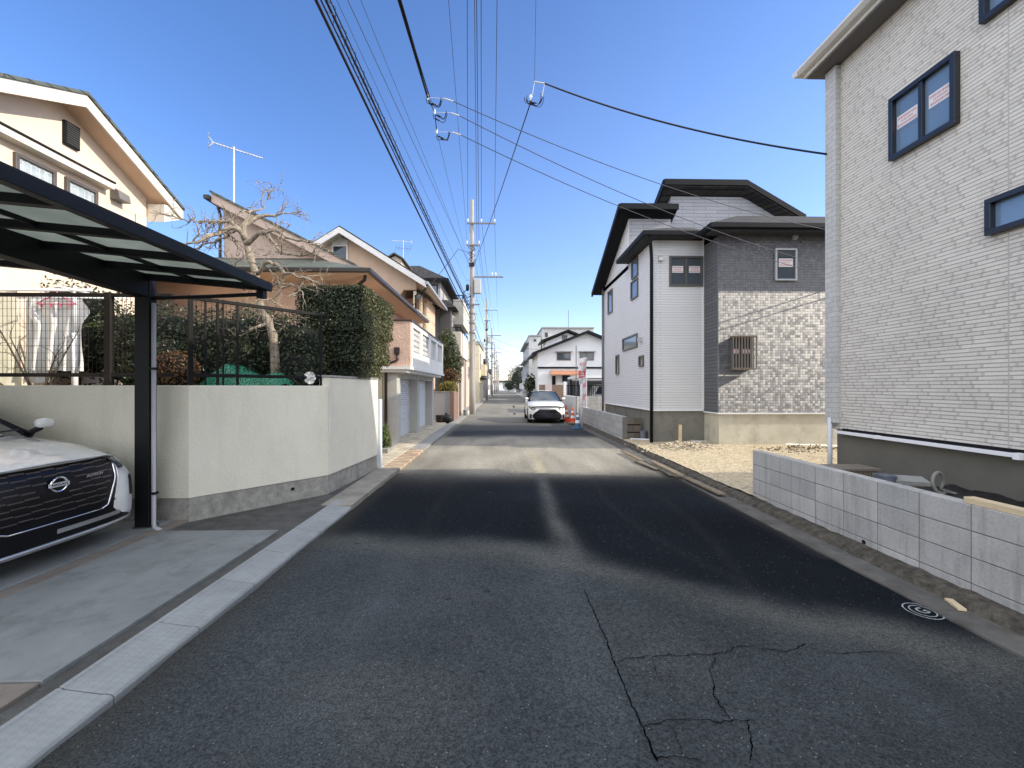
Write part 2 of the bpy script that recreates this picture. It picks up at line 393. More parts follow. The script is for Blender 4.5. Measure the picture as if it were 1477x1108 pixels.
c = mix(nt, a.outputs['Color'], (0, 0, 0), ramp(nt, f1, [(.36, .65), (.60, 0)]))
c = mix(nt, c, (0, 0, 0), mathn(nt, 'MULTIPLY', ramp(nt, f2, [(.35, 1), (.6, 0)]), .3))
vo = nt.nodes.new('ShaderNodeTexVoronoi'); vo.inputs['Scale'].default_value = 60; lk(nt, v, vo.inputs['Vector'])
hsep = nt.nodes.new('ShaderNodeSeparateColor'); lk(nt, vo.outputs['Color'], hsep.inputs[0])
speck = mathn(nt, 'MULTIPLY', mathn(nt, 'GREATER_THAN', hsep.outputs[0], .95), mathn(nt, 'LESS_THAN', vo.outputs['Distance'], .22))
c = mix(nt, c, (.33, .32, .30), mathn(nt, 'MULTIPLY', speck, .55))
oil = tex_noise(nt, tc(nt, (1, 1.7, 1)), 5.5, 3, .55)
c = mix(nt, c, (.014, .015, .017), mathn(nt, 'MULTIPLY', ramp(nt, oil, [(.70, 0), (.725, 1)]), .6))
pal = tex_noise(nt, tc(nt, (1, 1.3, 1)), 3.7, 6, .75)
c = mix(nt, c, (.24, .245, .24), mathn(nt, 'MULTIPLY', ramp(nt, pal, [(.66, 0), (.80, 1)]), .45))
lk(nt, c, b.inputs['Base Color']); b.inputs['Roughness'].default_value = .9; b.inputs['Specular IOR Level'].default_value = .08
bump(nt, b, mathn(nt, 'ADD', f1, mathn(nt, 'MULTIPLY', f2, .8)), .75, .008)
MATS['asphalt'] = m
me.materials.append(m)
road = bpy.data.objects.new('road', me); COL.objects.link(road); struct(road)

# cracks, old joint and patched seam in the asphalt (thin tar-dark strips, part of the road)
CRK = M('crack_tar', (.0025, .0025, .003), 1.0, .2, 20, spec=0.0)
def zr(x): return .018 * (1 - ((x - .6) / 2.62) ** 2)
def crack(mb, pix, wdt, jit):
    pts = [gp(*p) for p in pix]; out = []
    for a_, b_ in zip(pts, pts[1:]):
        n = max(2, int((b_ - a_).length / .014)); d = (b_ - a_); pn = Vector((-d.y, d.x, 0)).normalized()
        for i in range(n):
            t = i / n; p = a_ + d * t
            out.append(p + pn * jit * (n2(p.x, p.y, 9) + .7 * n2(p.x, p.y, 27)) + pn * .007 * n2(p.x, p.y, 55) + pn * .004 * n2(p.x, p.y, 120))
    out.append(pts[-1]); vs = []; fs = []
    for i, p in enumerate(out):
        t = (out[min(i+1, len(out)-1)] - out[max(i-1, 0)]).normalized(); q = Vector((-t.y, t.x, 0))
        hw = wdt * .95 * (.35 + .55 * abs(n2(p.x, p.y, 14, 3)) * 2) * (.35 if i in (0, len(out)-1) else 1)
        for s_ in (-1, 1):
            r = p + q * hw * s_; vs.append((r.x, r.y, zr(r.x) + .0065))
    for i in range(len(out)-1): fs.append((2*i, 2*i+2, 2*i+3, 2*i+1))
    mb.add(vs, fs)
ck = MB()
Z = lambda q: [(740 + x / 2.004, 700 + y / 2.004) for x, y in q]
crack(ck, Z([(205, 310), (240, 390), (262, 440), (300, 540), (340, 640), (375, 715), (398, 770), (418, 815)]), .0055, .006)
crack(ck, Z([(290, 515), (400, 508), (520, 500), (580, 503), (640, 480), (700, 478), (790, 490), (830, 480), (848, 467)]), .0045, .02)
crack(ck, Z([(868, 478), (900, 490), (940, 494), (1000, 490), (1060, 488), (1112, 492)]), .0035, .015)
crack(ck, Z([(582, 505), (570, 545), (578, 600), (600, 650), (628, 690)]), .004, .016)
crack(ck, Z([(375, 712), (450, 690), (530, 690), (600, 702), (640, 690), (700, 695)]), .0042, .015)
crack(ck, Z([(680, 698), (692, 760), (683, 815)]), .0045, .012)
crack(ck, Z([(402, 512), (418, 560)]), .003, .012); crack(ck, Z([(318, 560), (420, 565), (500, 568)]), .0022, .01)
crack(ck, Z([(590, 402), (622, 430), (640, 475)]), .002, .014); crack(ck, Z([(760, 492), (796, 540)]), .002, .012)
crack(ck, Z([(450, 700), (480, 750), (490, 800)]), .002, .014); crack(ck, Z([(412, 803), (470, 798), (545, 812)]), .0025, .012)
ck.build('crack', CRK, road)
# gas valve lid: two white rings and a letter G painted round it
gk = MB(); gc = gp(1331, 883)
for r0, r1 in ((.103, .112), (.070, .078)):
    vs = []; n = 40
    for k in range(n):
        a_ = 2 * math.pi * k / n
        for r in (r0, r1): vs.append((gc.x + r * math.cos(a_), gc.y + r * 1.05 * math.sin(a_), zr(gc.x) + .0075))
    gk.add(vs, [(2*k, 2*k+1, (2*k+3) % (2*n), (2*k+2) % (2*n)) for k in range(n)])
put_text(gk, 'G', .11, Matrix.Translation((gc.x, gc.y, zr(gc.x) + .0075)) @ Matrix.Rotation(R(20), 4, 'Z'), thick=0, bold=.002)
gk.build('valve_lid_marking', M('road_paint', (.30, .32, .34), .85, .5, 40), road)
ml = MB()
for (px, py, L, W) in ((741, 587, 2.6, .12), (742, 597.5, 1.2, .12), (757, 594, 2.2, .1)):
    p = gp(px, py); ml.box(p.x - W/2, p.x + W/2, p.y - L/2, p.y + L/2, zr(p.x) + .004, zr(p.x) + .0075)
ml.build('patch_seam', CRK, road)

# ---- left verge: gutter plate blocks, mortar strip, driveway slabs, pavers
m, nt, b = new_mat('gutter_block')
v = tc(nt); n1 = tex_noise(nt, v, 2.2, 7, .7); ck2 = nt.nodes.new('ShaderNodeTexChecker'); ck2.inputs['Scale'].default_value = 34
mp = nt.nodes.new('ShaderNodeMapping'); mp.inputs['Rotation'].default_value = (0, 0, R(45)); lk(nt, v, mp.inputs['Vector']); lk(nt, mp.outputs[0], ck2.inputs['Vector'])
fn = tex_noise(nt, v, 90, 3)
c = mix(nt, (.22, .235, .24), (.33, .35, .355), ramp(nt, n1, [(.3, 0), (.7, 1)])); c = mix(nt, c, (.12, .12, .11), ramp(nt, fn, [(.62, 0), (.85, .5)]))
c = mix(nt, c, (0, 0, 0), mathn(nt, 'MULTIPLY', ck2.outputs['Fac'], .08))
lk(nt, c, b.inputs['Base Color']); b.inputs['Roughness'].default_value = .75
bump(nt, b, mathn(nt, 'ADD', ck2.outputs['Fac'], mathn(nt, 'MULTIPLY', fn, .6)), .35, .006)
GUT = m
kb = MB(); y = -3.4 + .03
while y < 5.7:
    x0, x1 = -2.04, -2.33; e = y + .617
    prof = [(x0, -.03), (x0, .022), (x0 - .012, .036), (x0 - .05, .044), (x0 - .055, .040), (x1 + .03, .070), (x1 + .025, .077), (x1, .079), (x1, -.03)]
    if e > 5.7:
        kb.prism(prof, 'y', y, e - .12)
        kb.prism([(p, q) for p, q in prof if p < x0 - .01] + [(x0 - .03, -.03)], 'y', e - .12, e - .03)
    else: kb.prism(prof, 'y', y, e)
    y += .625
struct(kb.build('kerb', GUT, bevel=.006))
vg = MB()
vg.mi(0).box(-2.47, -2.334, -5, 5.9, -.05, .052)                  # dark mortar strip
vg.mi(1).box(-3.74, -2.474, 2.31, 4.7, -.05, .075)                # slab beside the road
vg.mi(1).box(-9.5, -3.90, 2.31, 5.05, -.05, .082)                  # slab under the car
for i in range(24): vg.mi(2).box(-3.895, -3.745, -.5 + .235 * i, -.5 + .235 * i + .225, -.05, .070)
for i in range(30):
    xa = -2.476 - .235 * i
    if xa > -9.4 and not (-3.9 < xa - .1 < -3.7): vg.mi(2).box(xa - .225, xa, 2.1, 2.3, -.05, .07)
for j in range(10):
    for i in range(14): vg.mi(2).box(-2.476 - .235*i - .225, -2.476 - .235*i, 1.88 - .235*j, 1.88 - .235*j + .21, -.05, .066)
vg.mi(0).box(-9.5, -2.334, 4.7, 8.32, -.05, .046)                  # rough mortar against the wall
vg.mi(3).box(-2.46, -2.036, 5.72, 8.3, -.05, .062)                 # worn edging past the last plate
vg.mi(0).box(-9.6, -2.33, -5, 2.35, -.055, .03)
ROUGH = M('rough_mortar', (.085, .085, .08), .95, .35, 6, 1.0, 55, bd=.012, grime=.6)
SLAB = M('brushed_slab', (.205, .22, .22), .85, .28, .9, .35, 110, grime=.75)
PAVD = M('old_paver', (.20, .175, .15), .9, .25, 3, .6, 80, grime=.5)
EDGE = M('edging_concrete', (.26, .245, .215), .9, .25, 3, .6, 60, grime=.6)
struct(vg.build('driveway', [ROUGH, SLAB, PAVD, EDGE], bevel=.004))
pv = MB(); rng = random.Random(3)
y = 8.32
while y < 18.6:                                                     # interlocking pavers in front of the garage
    x = -2.42
    while x > -4.4:
        L = .2; pv.mi(rng.randint(0, 2)).box(x - L + .006, x, y + .004, y + .098, -.05, .058 + rng.uniform(0, .003)); x -= L
    y += .102
struct(pv.build('pavement', [M('paver_tan_%d' % i, c, .85, .2, 4, .5, 80) for i, c in enumerate(((.52, .46, .35), (.44, .38, .29), (.58, .52, .41)))]))
rb = MB(); y = 8.32
while y < 10.9:
    x = -2.41
    for i in range(2):
        rb.mi(rng.randint(0, 1)).box(x + .004, x + .18, y + .004, y + .088, -.05, .05); x += .184
    y += .092
rb.mi(2)
for i in range(30):
    ya = 10.95 + .61 * i; rb.box(-2.41, -2.04, ya, ya + .60, -.05, .05 if ya < 40 else .04)
struct(rb.build('gutter', [M('red_brick_edge', (.38, .26, .18), .85, .25, 4, .4, 80), M('tan_brick_edge', (.46, .37, .26), .85, .25, 4, .4, 80), CONC]))
# far verges
fv = MB(); fv.box(-3.2, -2.04, 29.3, 700, -.05, .06); fv.box(3.24, 4.4, 24, 700, -.05, .06); fv.box(-12, -2.6, 18.6, 29.3, -.05, .05)
struct(fv.build('footway', M('verge_concrete', (.30, .29, .27), .9, .2, 1, .4, 30, grime=.4)))

# ---- right verge: concrete gutter, muddy ledge
rv = MB(); y = -6
while y < 24:
    rv.mi(0).box(3.16, 3.44, y, y + .995, -.05, .016); y += 1.0
rv.mi(1)
vs = []; fs = []; ny = 300
for j in range(ny + 1):
    yy = -6 + 30 * j / ny
    for x, z in ((3.40 + .03 * n2(yy, 1, 3), .0), (3.44 + .03 * n2(yy, 2, 4), .055 + .03 * n2(yy, 3, 5)), (3.50, .085 + .025 * n2(yy, 4, 6)), (3.575, .095 + .02 * n2(yy, 5, 7)), (3.62, .09)):
        vs.append((x, yy, z))
for j in range(ny):
    for i in range(4): fs.append((j*5+i, j*5+i+1, (j+1)*5+i+1, (j+1)*5+i))
rv.add(vs, fs)
struct(rv.build('kerb', [M('gutter_slab_stained', (.115, .11, .10), .9, .35, 4, .8, 60, grime=.85), M('muddy_ledge', (.085, .075, .06), .95, .6, 11, 1.0, 30, bd=.03, grime=.7)]))

# ---- building lots on the right: levelled gravel, soil beside the big house
def sheet(name, x0, x1, y0, y1, step, zf, mat):
    nx = int((x1 - x0) / step) + 1; ny = int((y1 - y0) / step) + 1; vs = []
    for j in range(ny):
        for i in range(nx):
            x = x0 + (x1 - x0) * i / (nx - 1); y = y0 + (y1 - y0) * j / (ny - 1); vs.append((x, y, zf(x, y)))
    mb = MB(); mb.add(vs, [(j*nx+i, j*nx+i+1, (j+1)*nx+i+1, (j+1)*nx+i) for j in range(ny-1) for i in range(nx-1)])
    return mb.build(name, mat, smooth=True)
GRAV = M('crushed_gravel', (.56, .47, .32), .95, .3, 9, 1.0, 42, bd=.03)
def lotz(x, y): return .11 + .05 * min(1, max(0, (x - 3.6) / 2)) + .02 * n2(x, y, 1.3) + .012 * n2(x, y, 6)
struct(sheet('gravel_lot_ground', 3.55, 16, 5.6, 12.6, .08, lotz, GRAV))
struct(sheet('side_yard_ground', 3.66, 5.3, -6, 6.0, .1, lambda x, y: .50 + .04 * n2(x, y, 2) + .02 * n2(x, y, 9) - (.38 * max(0, (y - 5.2) / .8) if y > 5.2 else 0), SOIL))
struct(sheet('back_lot_ground', 3.6, 30, 12.4, 24, .3, lambda x, y: .12 + .02 * n2(x, y, 1), SOIL))
rng = random.Random(5); pb = MB()
def stone(mb, c, r, rng):
    vs = []
    for p in ((1,0,0),(-1,0,0),(0,1,0),(0,-1,0),(0,0,1),(0,0,-1)):
        k = r * rng.uniform(.6, 1.2); vs.append((c[0]+p[0]*k, c[1]+p[1]*k, c[2]+p[2]*k*.7))
    mb.add(vs, [(0,2,4),(2,1,4),(1,3,4),(3,0,4),(2,0,5),(1,2,5),(3,1,5),(0,3,5)])
for i in range(9000):
    x = 3.6 + 7.5 * rng.random() ** 1.2; y = rng.uniform(5.9, 11.4); pb.mi(rng.randint(0, 2))
    stone(pb, (x, y, lotz(x, y) + .004), rng.uniform(.005, .017), rng)
GS = [M('stone_%d' % i, c, .9, .2, 20) for i, c in enumerate(((.52, .44, .32), (.38, .33, .26), (.66, .58, .44)))]
stuff(pb.build('gravel', GS), 'pale crushed gravel spread over the empty building lot', 'gravel')
rbm = MB()
for i in range(420):
    t = rng.random(); x = rng.gauss(4.55, .45); y = rng.gauss(10.5, .28); h = .16 * math.exp(-((x - 4.55) / .55) ** 2 - ((y - 10.5) / .35) ** 2)
    rbm.mi(rng.randint(0, 2)); stone(rbm, (x, y, lotz(x, y) + h * rng.random()), rng.uniform(.015, .05), rng)
for i in range(260):
    x = rng.gauss(7.4, .7); y = rng.gauss(9.9, .25); h = .2 * math.exp(-((x - 7.4) / .8) ** 2 - ((y - 9.9) / .3) ** 2)
    rbm.mi(3); stone(rbm, (x, y, lotz(x, y) + .6 * h * rng.random()), rng.uniform(.012, .035), rng)
stuff(rbm.build('rubble', GS + [SOIL]), 'loose heap of broken stone and earth left against the new house', 'rubble')
# ------------------------------------------------------------------ garden wall with its fence
def offset_line(pts, d):
    out = []
    for i, p in enumerate(pts):
        n = Vector((0, 0))
        ns = []
        if i > 0: t = (pts[i] - pts[i-1]).normalized(); ns.append(Vector((-t.y, t.x)))
        if i < len(pts) - 1: t = (pts[i+1] - pts[i]).normalized(); ns.append(Vector((-t.y, t.x)))
        n = sum(ns, Vector((0, 0))).normalized(); k = 1 / max(.3, n.dot(ns[0])); out.append(p + n * d * k)
    return out
def poly_wall(mb, pts, d0, d1, z0, z1):
    a = offset_line(pts, d0); b = offset_line(pts, d1)
    for i in range(len(pts) - 1):
        q = [a[i], a[i+1], b[i+1], b[i]]
        vs = [(p.x, p.y, z) for z in (z0, z1) for p in q]
        mb.add(vs, [(3,2,1,0),(4,5,6,7),(0,1,5,4),(2,3,7,6)] + ([(3,0,4,7)] if i == 0 else []) + ([(1,2,6,5)] if i == len(pts)-2 else []))
WA, WB, WC, WD = Vector((-9.4, 5.07)), Vector((-3.73, 5.07)), Vector((-2.62, 6.36)), Vector((-2.45, 8.28))
gw = thing('garden_wall', 'cream stuccoed garden wall with a chamfered corner on a stained concrete footing', 'wall', (-3.7, 5.1, 0))
mb = MB(); poly_wall(mb, [WA, WB, WC], 0, .15, .33, 1.675)
mb.build('stucco_face', PLAST, gw, bevel=.008)
mb = MB(); poly_wall(mb, [WC + Vector((.004, .01)), WD], -.006, .15, .33, 1.80)
mb.build('stucco_face', PLAST, gw, bevel=.008)
mb = MB(); poly_wall(mb, [WA, WB, WC, WD], .012, .17, -.05, .33); mb.build('concrete_footing', CONCD, gw)
mb = MB(); poly_wall(mb, [WC, WD], -.02, .17, 1.80, 1.835); mb.build('coping', CONC, gw, bevel=.006)
mb = MB(); mb.box(-2.46, -2.40, 8.285, 8.43, -.02, 1.42); mb.build('end_post', M('pale_blue_pvc', (.55, .60, .66), .4, .05), gw, bevel=.01)
mb = MB(); d = (WC - WB).normalized()
for t, z in ((.70, .22),):
    p = WB + (WC - WB) * t; q = Vector((d.y, -d.x))
    mb.tube([(p.x - q.x * .05, p.y - q.y * .05, z), (p.x + q.x * .006, p.y + q.y * .006, z)], .022, 14)
mb.build('weep_hole', M('hole_black', (.006, .006, .006), .9), gw)
struct(MB().add([(-16, 5.2, 1.42), (-3.7, 5.2, 1.42), (-2.75, 6.4, 1.42), (-2.6, 8.2, 1.42), (-3.4, 10.5, 1.42), (-16, 10.8, 1.42)], [(0, 1, 2, 3, 4, 5)]).build('garden_ground', SOIL))

FENCE = M('fence_black', (.006, .006, .007), .6, .2, 5, spec=.2)
FENCEB = M('fence_brown', (.026, .021, .018), .6, .2, 5, spec=.2)
def fence(name, label, a, b, posts, zt, zb, mesh, mat):
    t = thing(name, label, 'fence', (a.x, a.y, 1.675))
    d = b - a; L = d.length; u = d / L
    P = lambda s, z: (a.x + u.x * s, a.y + u.y * s, z)
    ang = math.atan2(u.y, u.x)
    for z, h in ((zt, .045), (zb, .045)):
        r = MB(); c = a + d * .5; r.obox((c.x, c.y, z), (L, .035, h), ang); r.build('rail', mat, t, bevel=.004)
    for s, w_ in posts:
        m_ = MB(); p = P(s, 0); m_.obox((p[0], p[1], (1.66 + zt + .03) / 2), (w_, w_ * .8, zt + .03 - 1.66), ang); m_.build('post', mat, t, bevel=.004)
    if mesh:
        g_ = MB(); s = mesh[0] * .5
        while s < L:
            p, q = P(s, zb), P(s, zt); g_.tube([p, q], .0024, 4, False); s += mesh[0]
        z = zb + mesh[1]
        while z < zt - .02: g_.tube([P(0, z), P(L, z)], .0022, 4, False); z += mesh[1]
        g_.build('mesh_panel', mat, t)
    return t
fence('mesh_fence', 'dark brown wire mesh fence on the wall in front of the drying laundry', Vector((-9.3, 5.15)), Vector((-3.97, 5.15)),
      [(.4, .05), (2.5, .05), (4.57, .075)], 2.76, 1.80, (.05, .088), FENCEB)
fence('mesh_fence', 'black mesh fence along the chamfered corner of the wall by the green net', Vector((-3.80, 5.16)), Vector((-2.70, 6.42)),
      [(.02, .05), (.17, .022), (.30, .03), (.36, .022), (.52, .03), (1.62, .035)], 2.74, 1.80, (.052, .09), FENCE)
# round reflector wired to the fence
rf = thing('reflector_disc', 'round silvery crinkled disc hung low on the black fence under the clipped hedge', 'reflector', at(447, 545, 6.22))
vs = [at(447, 545, 6.22)]; c0 = at(447, 545, 6.22); vs = [tuple(c0)]; n = 24; rng = random.Random(2)
for k in range(n):
    for r in (.045, .092):
        a_ = 2*math.pi*k/n; vs.append((c0.x + .76 * r * math.cos(a_), c0.y + .3 * r * math.cos(a_) + rng.uniform(-.02, .02), c0.z + r * math.sin(a_)))
mb = MB(); mb.add(vs, [(0, 1 + 2*k, 1 + (2*k+2) % (2*n)) for k in range(n)] + [(1+2*k, 2+2*k, 1 + (2*k+3) % (2*n), 1 + (2*k+2) % (2*n)) for k in range(n)])
mb.build('foil', M('crinkled_foil', (.75, .75, .72), .3, .25, 14, metal=.6), rf)
mb = MB(); mb.tube([(c0.x, c0.y - .01, c0.z - .09), (c0.x, c0.y - .01, c0.z - .17)], .006, 6); mb.build('stalk', STEEL, rf)

# ------------------------------------------------------------------ carport
cp = thing('carport', 'black cantilever carport with smoky translucent roof panels over the white car', 'carport', (-4.12, 4.87, 0))
def cz(x): return 2.78 - .088 * (x + 2.6)
for px_ in (-4.035, -7.7):
    mb = MB(); mb.box(px_ - .082, px_ + .082, 4.78, 4.89, .03, 2.93); mb.build('post', BLACK, cp, bevel=.008)
    mb = MB(); mb.prism([(4.89, 2.66), (4.89, 2.935), (1.6, 2.935 if px_ > -5 else 3.24), (1.6, 2.76)] if px_ > -5 else [(4.89, 2.9), (4.89, 3.22), (1.6, 3.22), (1.6, 3.0)], 'x', px_ - .075, px_ + .075)
    mb.build('cantilever_arm', BLACK, cp, bevel=.006)
Y0, Y1, X0, X1 = 1.55, 4.80, -7.9, -2.6
def slat(mb, xa, xb, ya, yb, dz0, dz1):
    vs = [(x, y, cz(x) + dz) for dz in (dz0, dz1) for (x, y) in ((xa, ya), (xb, ya), (xb, yb), (xa, yb))]
    mb.add(vs, [(3,2,1,0),(4,5,6,7),(0,1,5,4),(1,2,6,5),(2,3,7,6),(3,0,4,7)])
mb = MB(); slat(mb, X1 - .09, X1, Y0, Y1, -.05, .045); slat(mb, X0, X0 + .08, Y0, Y1, -.05, .045)
slat(mb, X0 + .08, X1 - .09, Y1 - .07, Y1, -.05, .045); slat(mb, X0 + .08, X1 - .09, Y0, Y0 + .07, -.05, .045)
mb.build('roof_frame', BLACK, cp, bevel=.005)
for yy in (4.27, 3.72, 3.17, 2.62, 2.07):
    mb = MB(); slat(mb, X0 + .08, X1 - .09, yy - .03, yy + .03, -.045, .012); mb.build('rafter', BLACK, cp)
mb = MB()
for xx in (-3.42, -5.0, -6.5):
    mb = MB(); slat(mb, xx - .014, xx + .014, Y0 + .07, Y1 - .07, -.02, .014); mb.build('glazing_bar', BLACK, cp)
m, nt, b = new_mat('smoked_polycarbonate')
v = tc(nt); n1 = tex_noise(nt, v, 1.5, 6, .7); c = mix(nt, (.33, .36, .34), (.48, .51, .48), ramp(nt, n1, [(.3, 0), (.7, 1)]))
lk(nt, c, b.inputs['Base Color']); b.inputs['Roughness'].default_value = .35
tr = nt.nodes.new('ShaderNodeBsdfTranslucent'); lk(nt, c, tr.inputs['Color']); ms = nt.nodes.new('ShaderNodeMixShader'); ms.inputs[0].default_value = .7
lk(nt, b.outputs[0], ms.inputs[1]); lk(nt, tr.outputs[0], ms.inputs[2]); lk(nt, ms.outputs[0], nt.nodes['Material Output'].inputs['Surface'])
mb = MB(); slat(mb, X0 + .06, X1 - .07, Y0 + .05, Y1 - .05, .016, .022); mb.build('roof_panel', m, cp)
mb = MB(); mb.tube([(-4.0, 4.84, 2.66), (-3.3, 4.80, 2.675), (-2.68, 4.74, 2.69)], .022, 10); mb.box(-2.71, -2.64, 4.68, 4.76, 2.64, 2.76); mb.build('eave_gutter', BLACK, cp)
mb = MB(); mb.tube([(-3.925, 4.81, 2.6), (-3.925, 4.81, .12), (-3.89, 4.78, .075), (-3.80, 4.74, .07)], .022, 12)
mb.build('downpipe', GREYP, cp, smooth=True)
for z in (.45, 1.85): MB().box(-3.955, -3.895, 4.78, 4.84, z, z + .025).build('pipe_clip', BLACK, cp)
mb = MB(); mb.lathe([(.13, .05), (.14, .06), (.12, .085)], 12, (-4.035, 4.84, 0)); mb.build('footing', ROUGH, cp)

# ------------------------------------------------------------------ leaves
LDARK = leaf_mat('leaf_dark', [(.020, .034, .016), (.036, .056, .022), (.075, .095, .04), (.05, .07, .04)], .36, .2)
LMID = leaf_mat('leaf_mid', [(.035, .06, .018), (.06, .09, .025), (.10, .12, .04), (.05, .07, .03)], .38, .25)
LYEL = leaf_mat('leaf_yellow', [(.12, .13, .03), (.30, .26, .05), (.20, .20, .05), (.40, .33, .09)], .45, .35)
LORG = leaf_mat('leaf_rust', [(.16, .07, .03), (.22, .10, .04), (.12, .08, .04), (.28, .16, .06)], .5, .3)
LGRN = leaf_mat('leaf_fresh', [(.10, .17, .03), (.18, .25, .05), (.24, .30, .10), (.12, .18, .05)], .45, .35)
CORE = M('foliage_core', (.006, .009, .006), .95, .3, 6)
BARK = M('pale_bark', (.33, .28, .22), .9, .45, 16, 1.0, 40, bd=.03, grime=.6)
BARKD = M('dark_bark', (.10, .08, .06), .95, .3, 12, .9, 45, bd=.02)
def sup_pts(rng, c, r, n, p=3.0, lo=.82, hi=1.04, nz=.12, zmin=-1, keep=None):
    out = []
    while len(out) < n:
        d = Vector((rng.gauss(0, 1), rng.gauss(0, 1), rng.gauss(0, 1))).normalized()
        if d.z < zmin: continue
        k = (abs(d.x / r[0]) ** p + abs(d.y / r[1]) ** p + abs(d.z / r[2]) ** p) ** (-1 / p)
        q = d * k; s = rng.uniform(lo, hi) * (1 + nz * noise.noise(Vector(c) + q * 2.6) + nz * .6 * noise.noise(Vector(c) * 1.7 + q * 7))
        P = Vector(c) + q * s
        if keep and not keep(P): continue
        nn = Vector((math.copysign(abs(d.x / r[0]) ** (p-1), d.x), math.copysign(abs(d.y / r[1]) ** (p-1), d.y), math.copysign(abs(d.z / r[2]) ** (p-1), d.z))).normalized()
        out.append((P, nn))
    return out
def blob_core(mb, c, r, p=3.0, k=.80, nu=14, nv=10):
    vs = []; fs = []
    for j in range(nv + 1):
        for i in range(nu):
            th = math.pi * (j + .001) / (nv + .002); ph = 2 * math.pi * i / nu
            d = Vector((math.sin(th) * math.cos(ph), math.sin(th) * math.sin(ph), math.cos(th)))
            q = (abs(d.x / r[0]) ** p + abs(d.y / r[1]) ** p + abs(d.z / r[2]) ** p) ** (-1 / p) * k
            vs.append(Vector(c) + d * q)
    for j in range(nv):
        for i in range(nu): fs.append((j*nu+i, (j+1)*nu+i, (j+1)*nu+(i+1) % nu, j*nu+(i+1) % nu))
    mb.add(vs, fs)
def shrub(name, label, cat, blobs, leafm, size, per, group=None, p=3.0, seed=1, stem=True, gz=1.42, nz=.12, core=.78):
    rng = random.Random(seed); c = blobs[0][0]
    t = thing(name, label, cat, (c[0], c[1], gz), group)
    lf = MB(); co = MB()
    for (cc, rr) in blobs:
        area = (rr[0]*rr[1] + rr[1]*rr[2] + rr[0]*rr[2])
        leaf_cloud(lf, sup_pts(rng, cc, rr, int(per * area), p, nz=nz), size, rng)
        blob_core(co, cc, rr, p, core)
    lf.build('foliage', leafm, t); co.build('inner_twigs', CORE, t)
    if stem:
        st = MB()
        for i in range(3):
            st.tube([(c[0] + rng.uniform(-.05, .05), c[1] + rng.uniform(-.05, .05), gz - .03), (c[0] + rng.uniform(-.12, .12), c[1] + rng.uniform(-.1, .1), c[2])], [.03, .02], 6)
        st.build('stem', BARKD, t)
    return t
# clipped two-tier hedge on the corner of the wall
hg = thing('clipped_hedge', 'dense dark green hedge clipped into a stepped block above the corner of the garden wall', 'hedge', (-2.95, 8.0, 1.42))
LSUN = leaf_mat('leaf_sunlit_tint', [(.07, .085, .03), (.13, .14, .055), (.20, .20, .09), (.10, .11, .04)], .4, .25)  # sunlight painted into the leaves of the sun-facing sides
LSHADE = leaf_mat('leaf_shade_tint', [(.014, .026, .013), (.028, .044, .018), (.05, .07, .03), (.028, .042, .022)], .36, .12)  # darker copy, shade painted into the other leaves
HB_ = [(-3.52, -2.34, 7.2, 9.0, 2.62, 3.39), (-3.42, -2.38, 7.25, 8.9, 2.10, 2.66), (-3.1, -2.46, 7.3, 8.6, 1.82, 2.14), (-3.9, -3.3, 7.35, 8.2, 1.9, 2.72)]
rng = random.Random(12); deep = MB(); sunny = MB(); hc_ = MB()
for (x0, x1, y0, y1, z0, z1) in HB_:
    ax, ay, az = y1 - y0, x1 - x0, 0
    faces = [((1, 0, 0), (y1-y0)*(z1-z0)), ((0, -1, 0), (x1-x0)*(z1-z0)), ((0, 0, 1), (x1-x0)*(y1-y0)), ((-1, 0, 0), (y1-y0)*(z1-z0)), ((0, 0, -1), (x1-x0)*(y1-y0)), ((0, 1, 0), (x1-x0)*(z1-z0))]
    for nrm, ar in faces:
        for _ in range(int(ar * (3400 if nrm[0] == 1 or nrm[1] == -1 or nrm[2] == 1 else 900))):
            p = Vector((rng.uniform(x0, x1), rng.uniform(y0, y1), rng.uniform(z0, z1))); d_ = rng.uniform(-.07, .02) + .025 * noise.noise(p * 4)
            for k in range(3):
                if nrm[k] > 0: p[k] = (x1, y1, z1)[k] + d_
                if nrm[k] < 0: p[k] = (x0, y0, z0)[k] - d_
            if rng.random() < .012: p += Vector(nrm) * rng.uniform(.02, .07)
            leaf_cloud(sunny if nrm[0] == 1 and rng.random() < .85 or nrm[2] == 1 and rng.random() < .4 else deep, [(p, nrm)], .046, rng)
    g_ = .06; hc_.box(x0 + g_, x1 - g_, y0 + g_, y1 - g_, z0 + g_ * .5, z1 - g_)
deep.build('foliage', LSHADE, hg); sunny.build('foliage', LSUN, hg); hc_.build('inner_twigs', CORE, hg)
for x in (-3.0, -2.75): MB().tube([(x, 7.9, 1.40), (x, 7.95, 2.2)], .035, 7).build('stem', BARKD, hg)
# shrubs behind the fence
shrub('evergreen_shrub', 'dark glossy shrub behind the fence between the laundry and the carport post', 'shrub',
      [((-5.45, 6.9, 2.15), (.75, .6, .85)), ((-5.15, 6.6, 1.9), (.5, .5, .6))], LDARK, .055, 3300, 'evergreen shrubs inside the garden fence', seed=3)
shrub('evergreen_shrub', 'dark leafy shrub behind the fence just past the carport post, left of the green net', 'shrub',
      [((-4.35, 6.8, 2.15), (.62, .5, .75)), ((-4.0, 7.1, 2.3), (.5, .5, .65))], LDARK, .055, 3300, 'evergreen shrubs inside the garden fence', seed=4)
shrub('evergreen_shrub', 'glossy shrub behind the fence around the foot of the pale bare tree', 'shrub',
      [((-3.45, 7.25, 2.12), (.55, .5, .75)), ((-3.35, 6.9, 1.8), (.4, .35, .5))], LDARK, .055, 3300, 'evergreen shrubs inside the garden fence', seed=5)
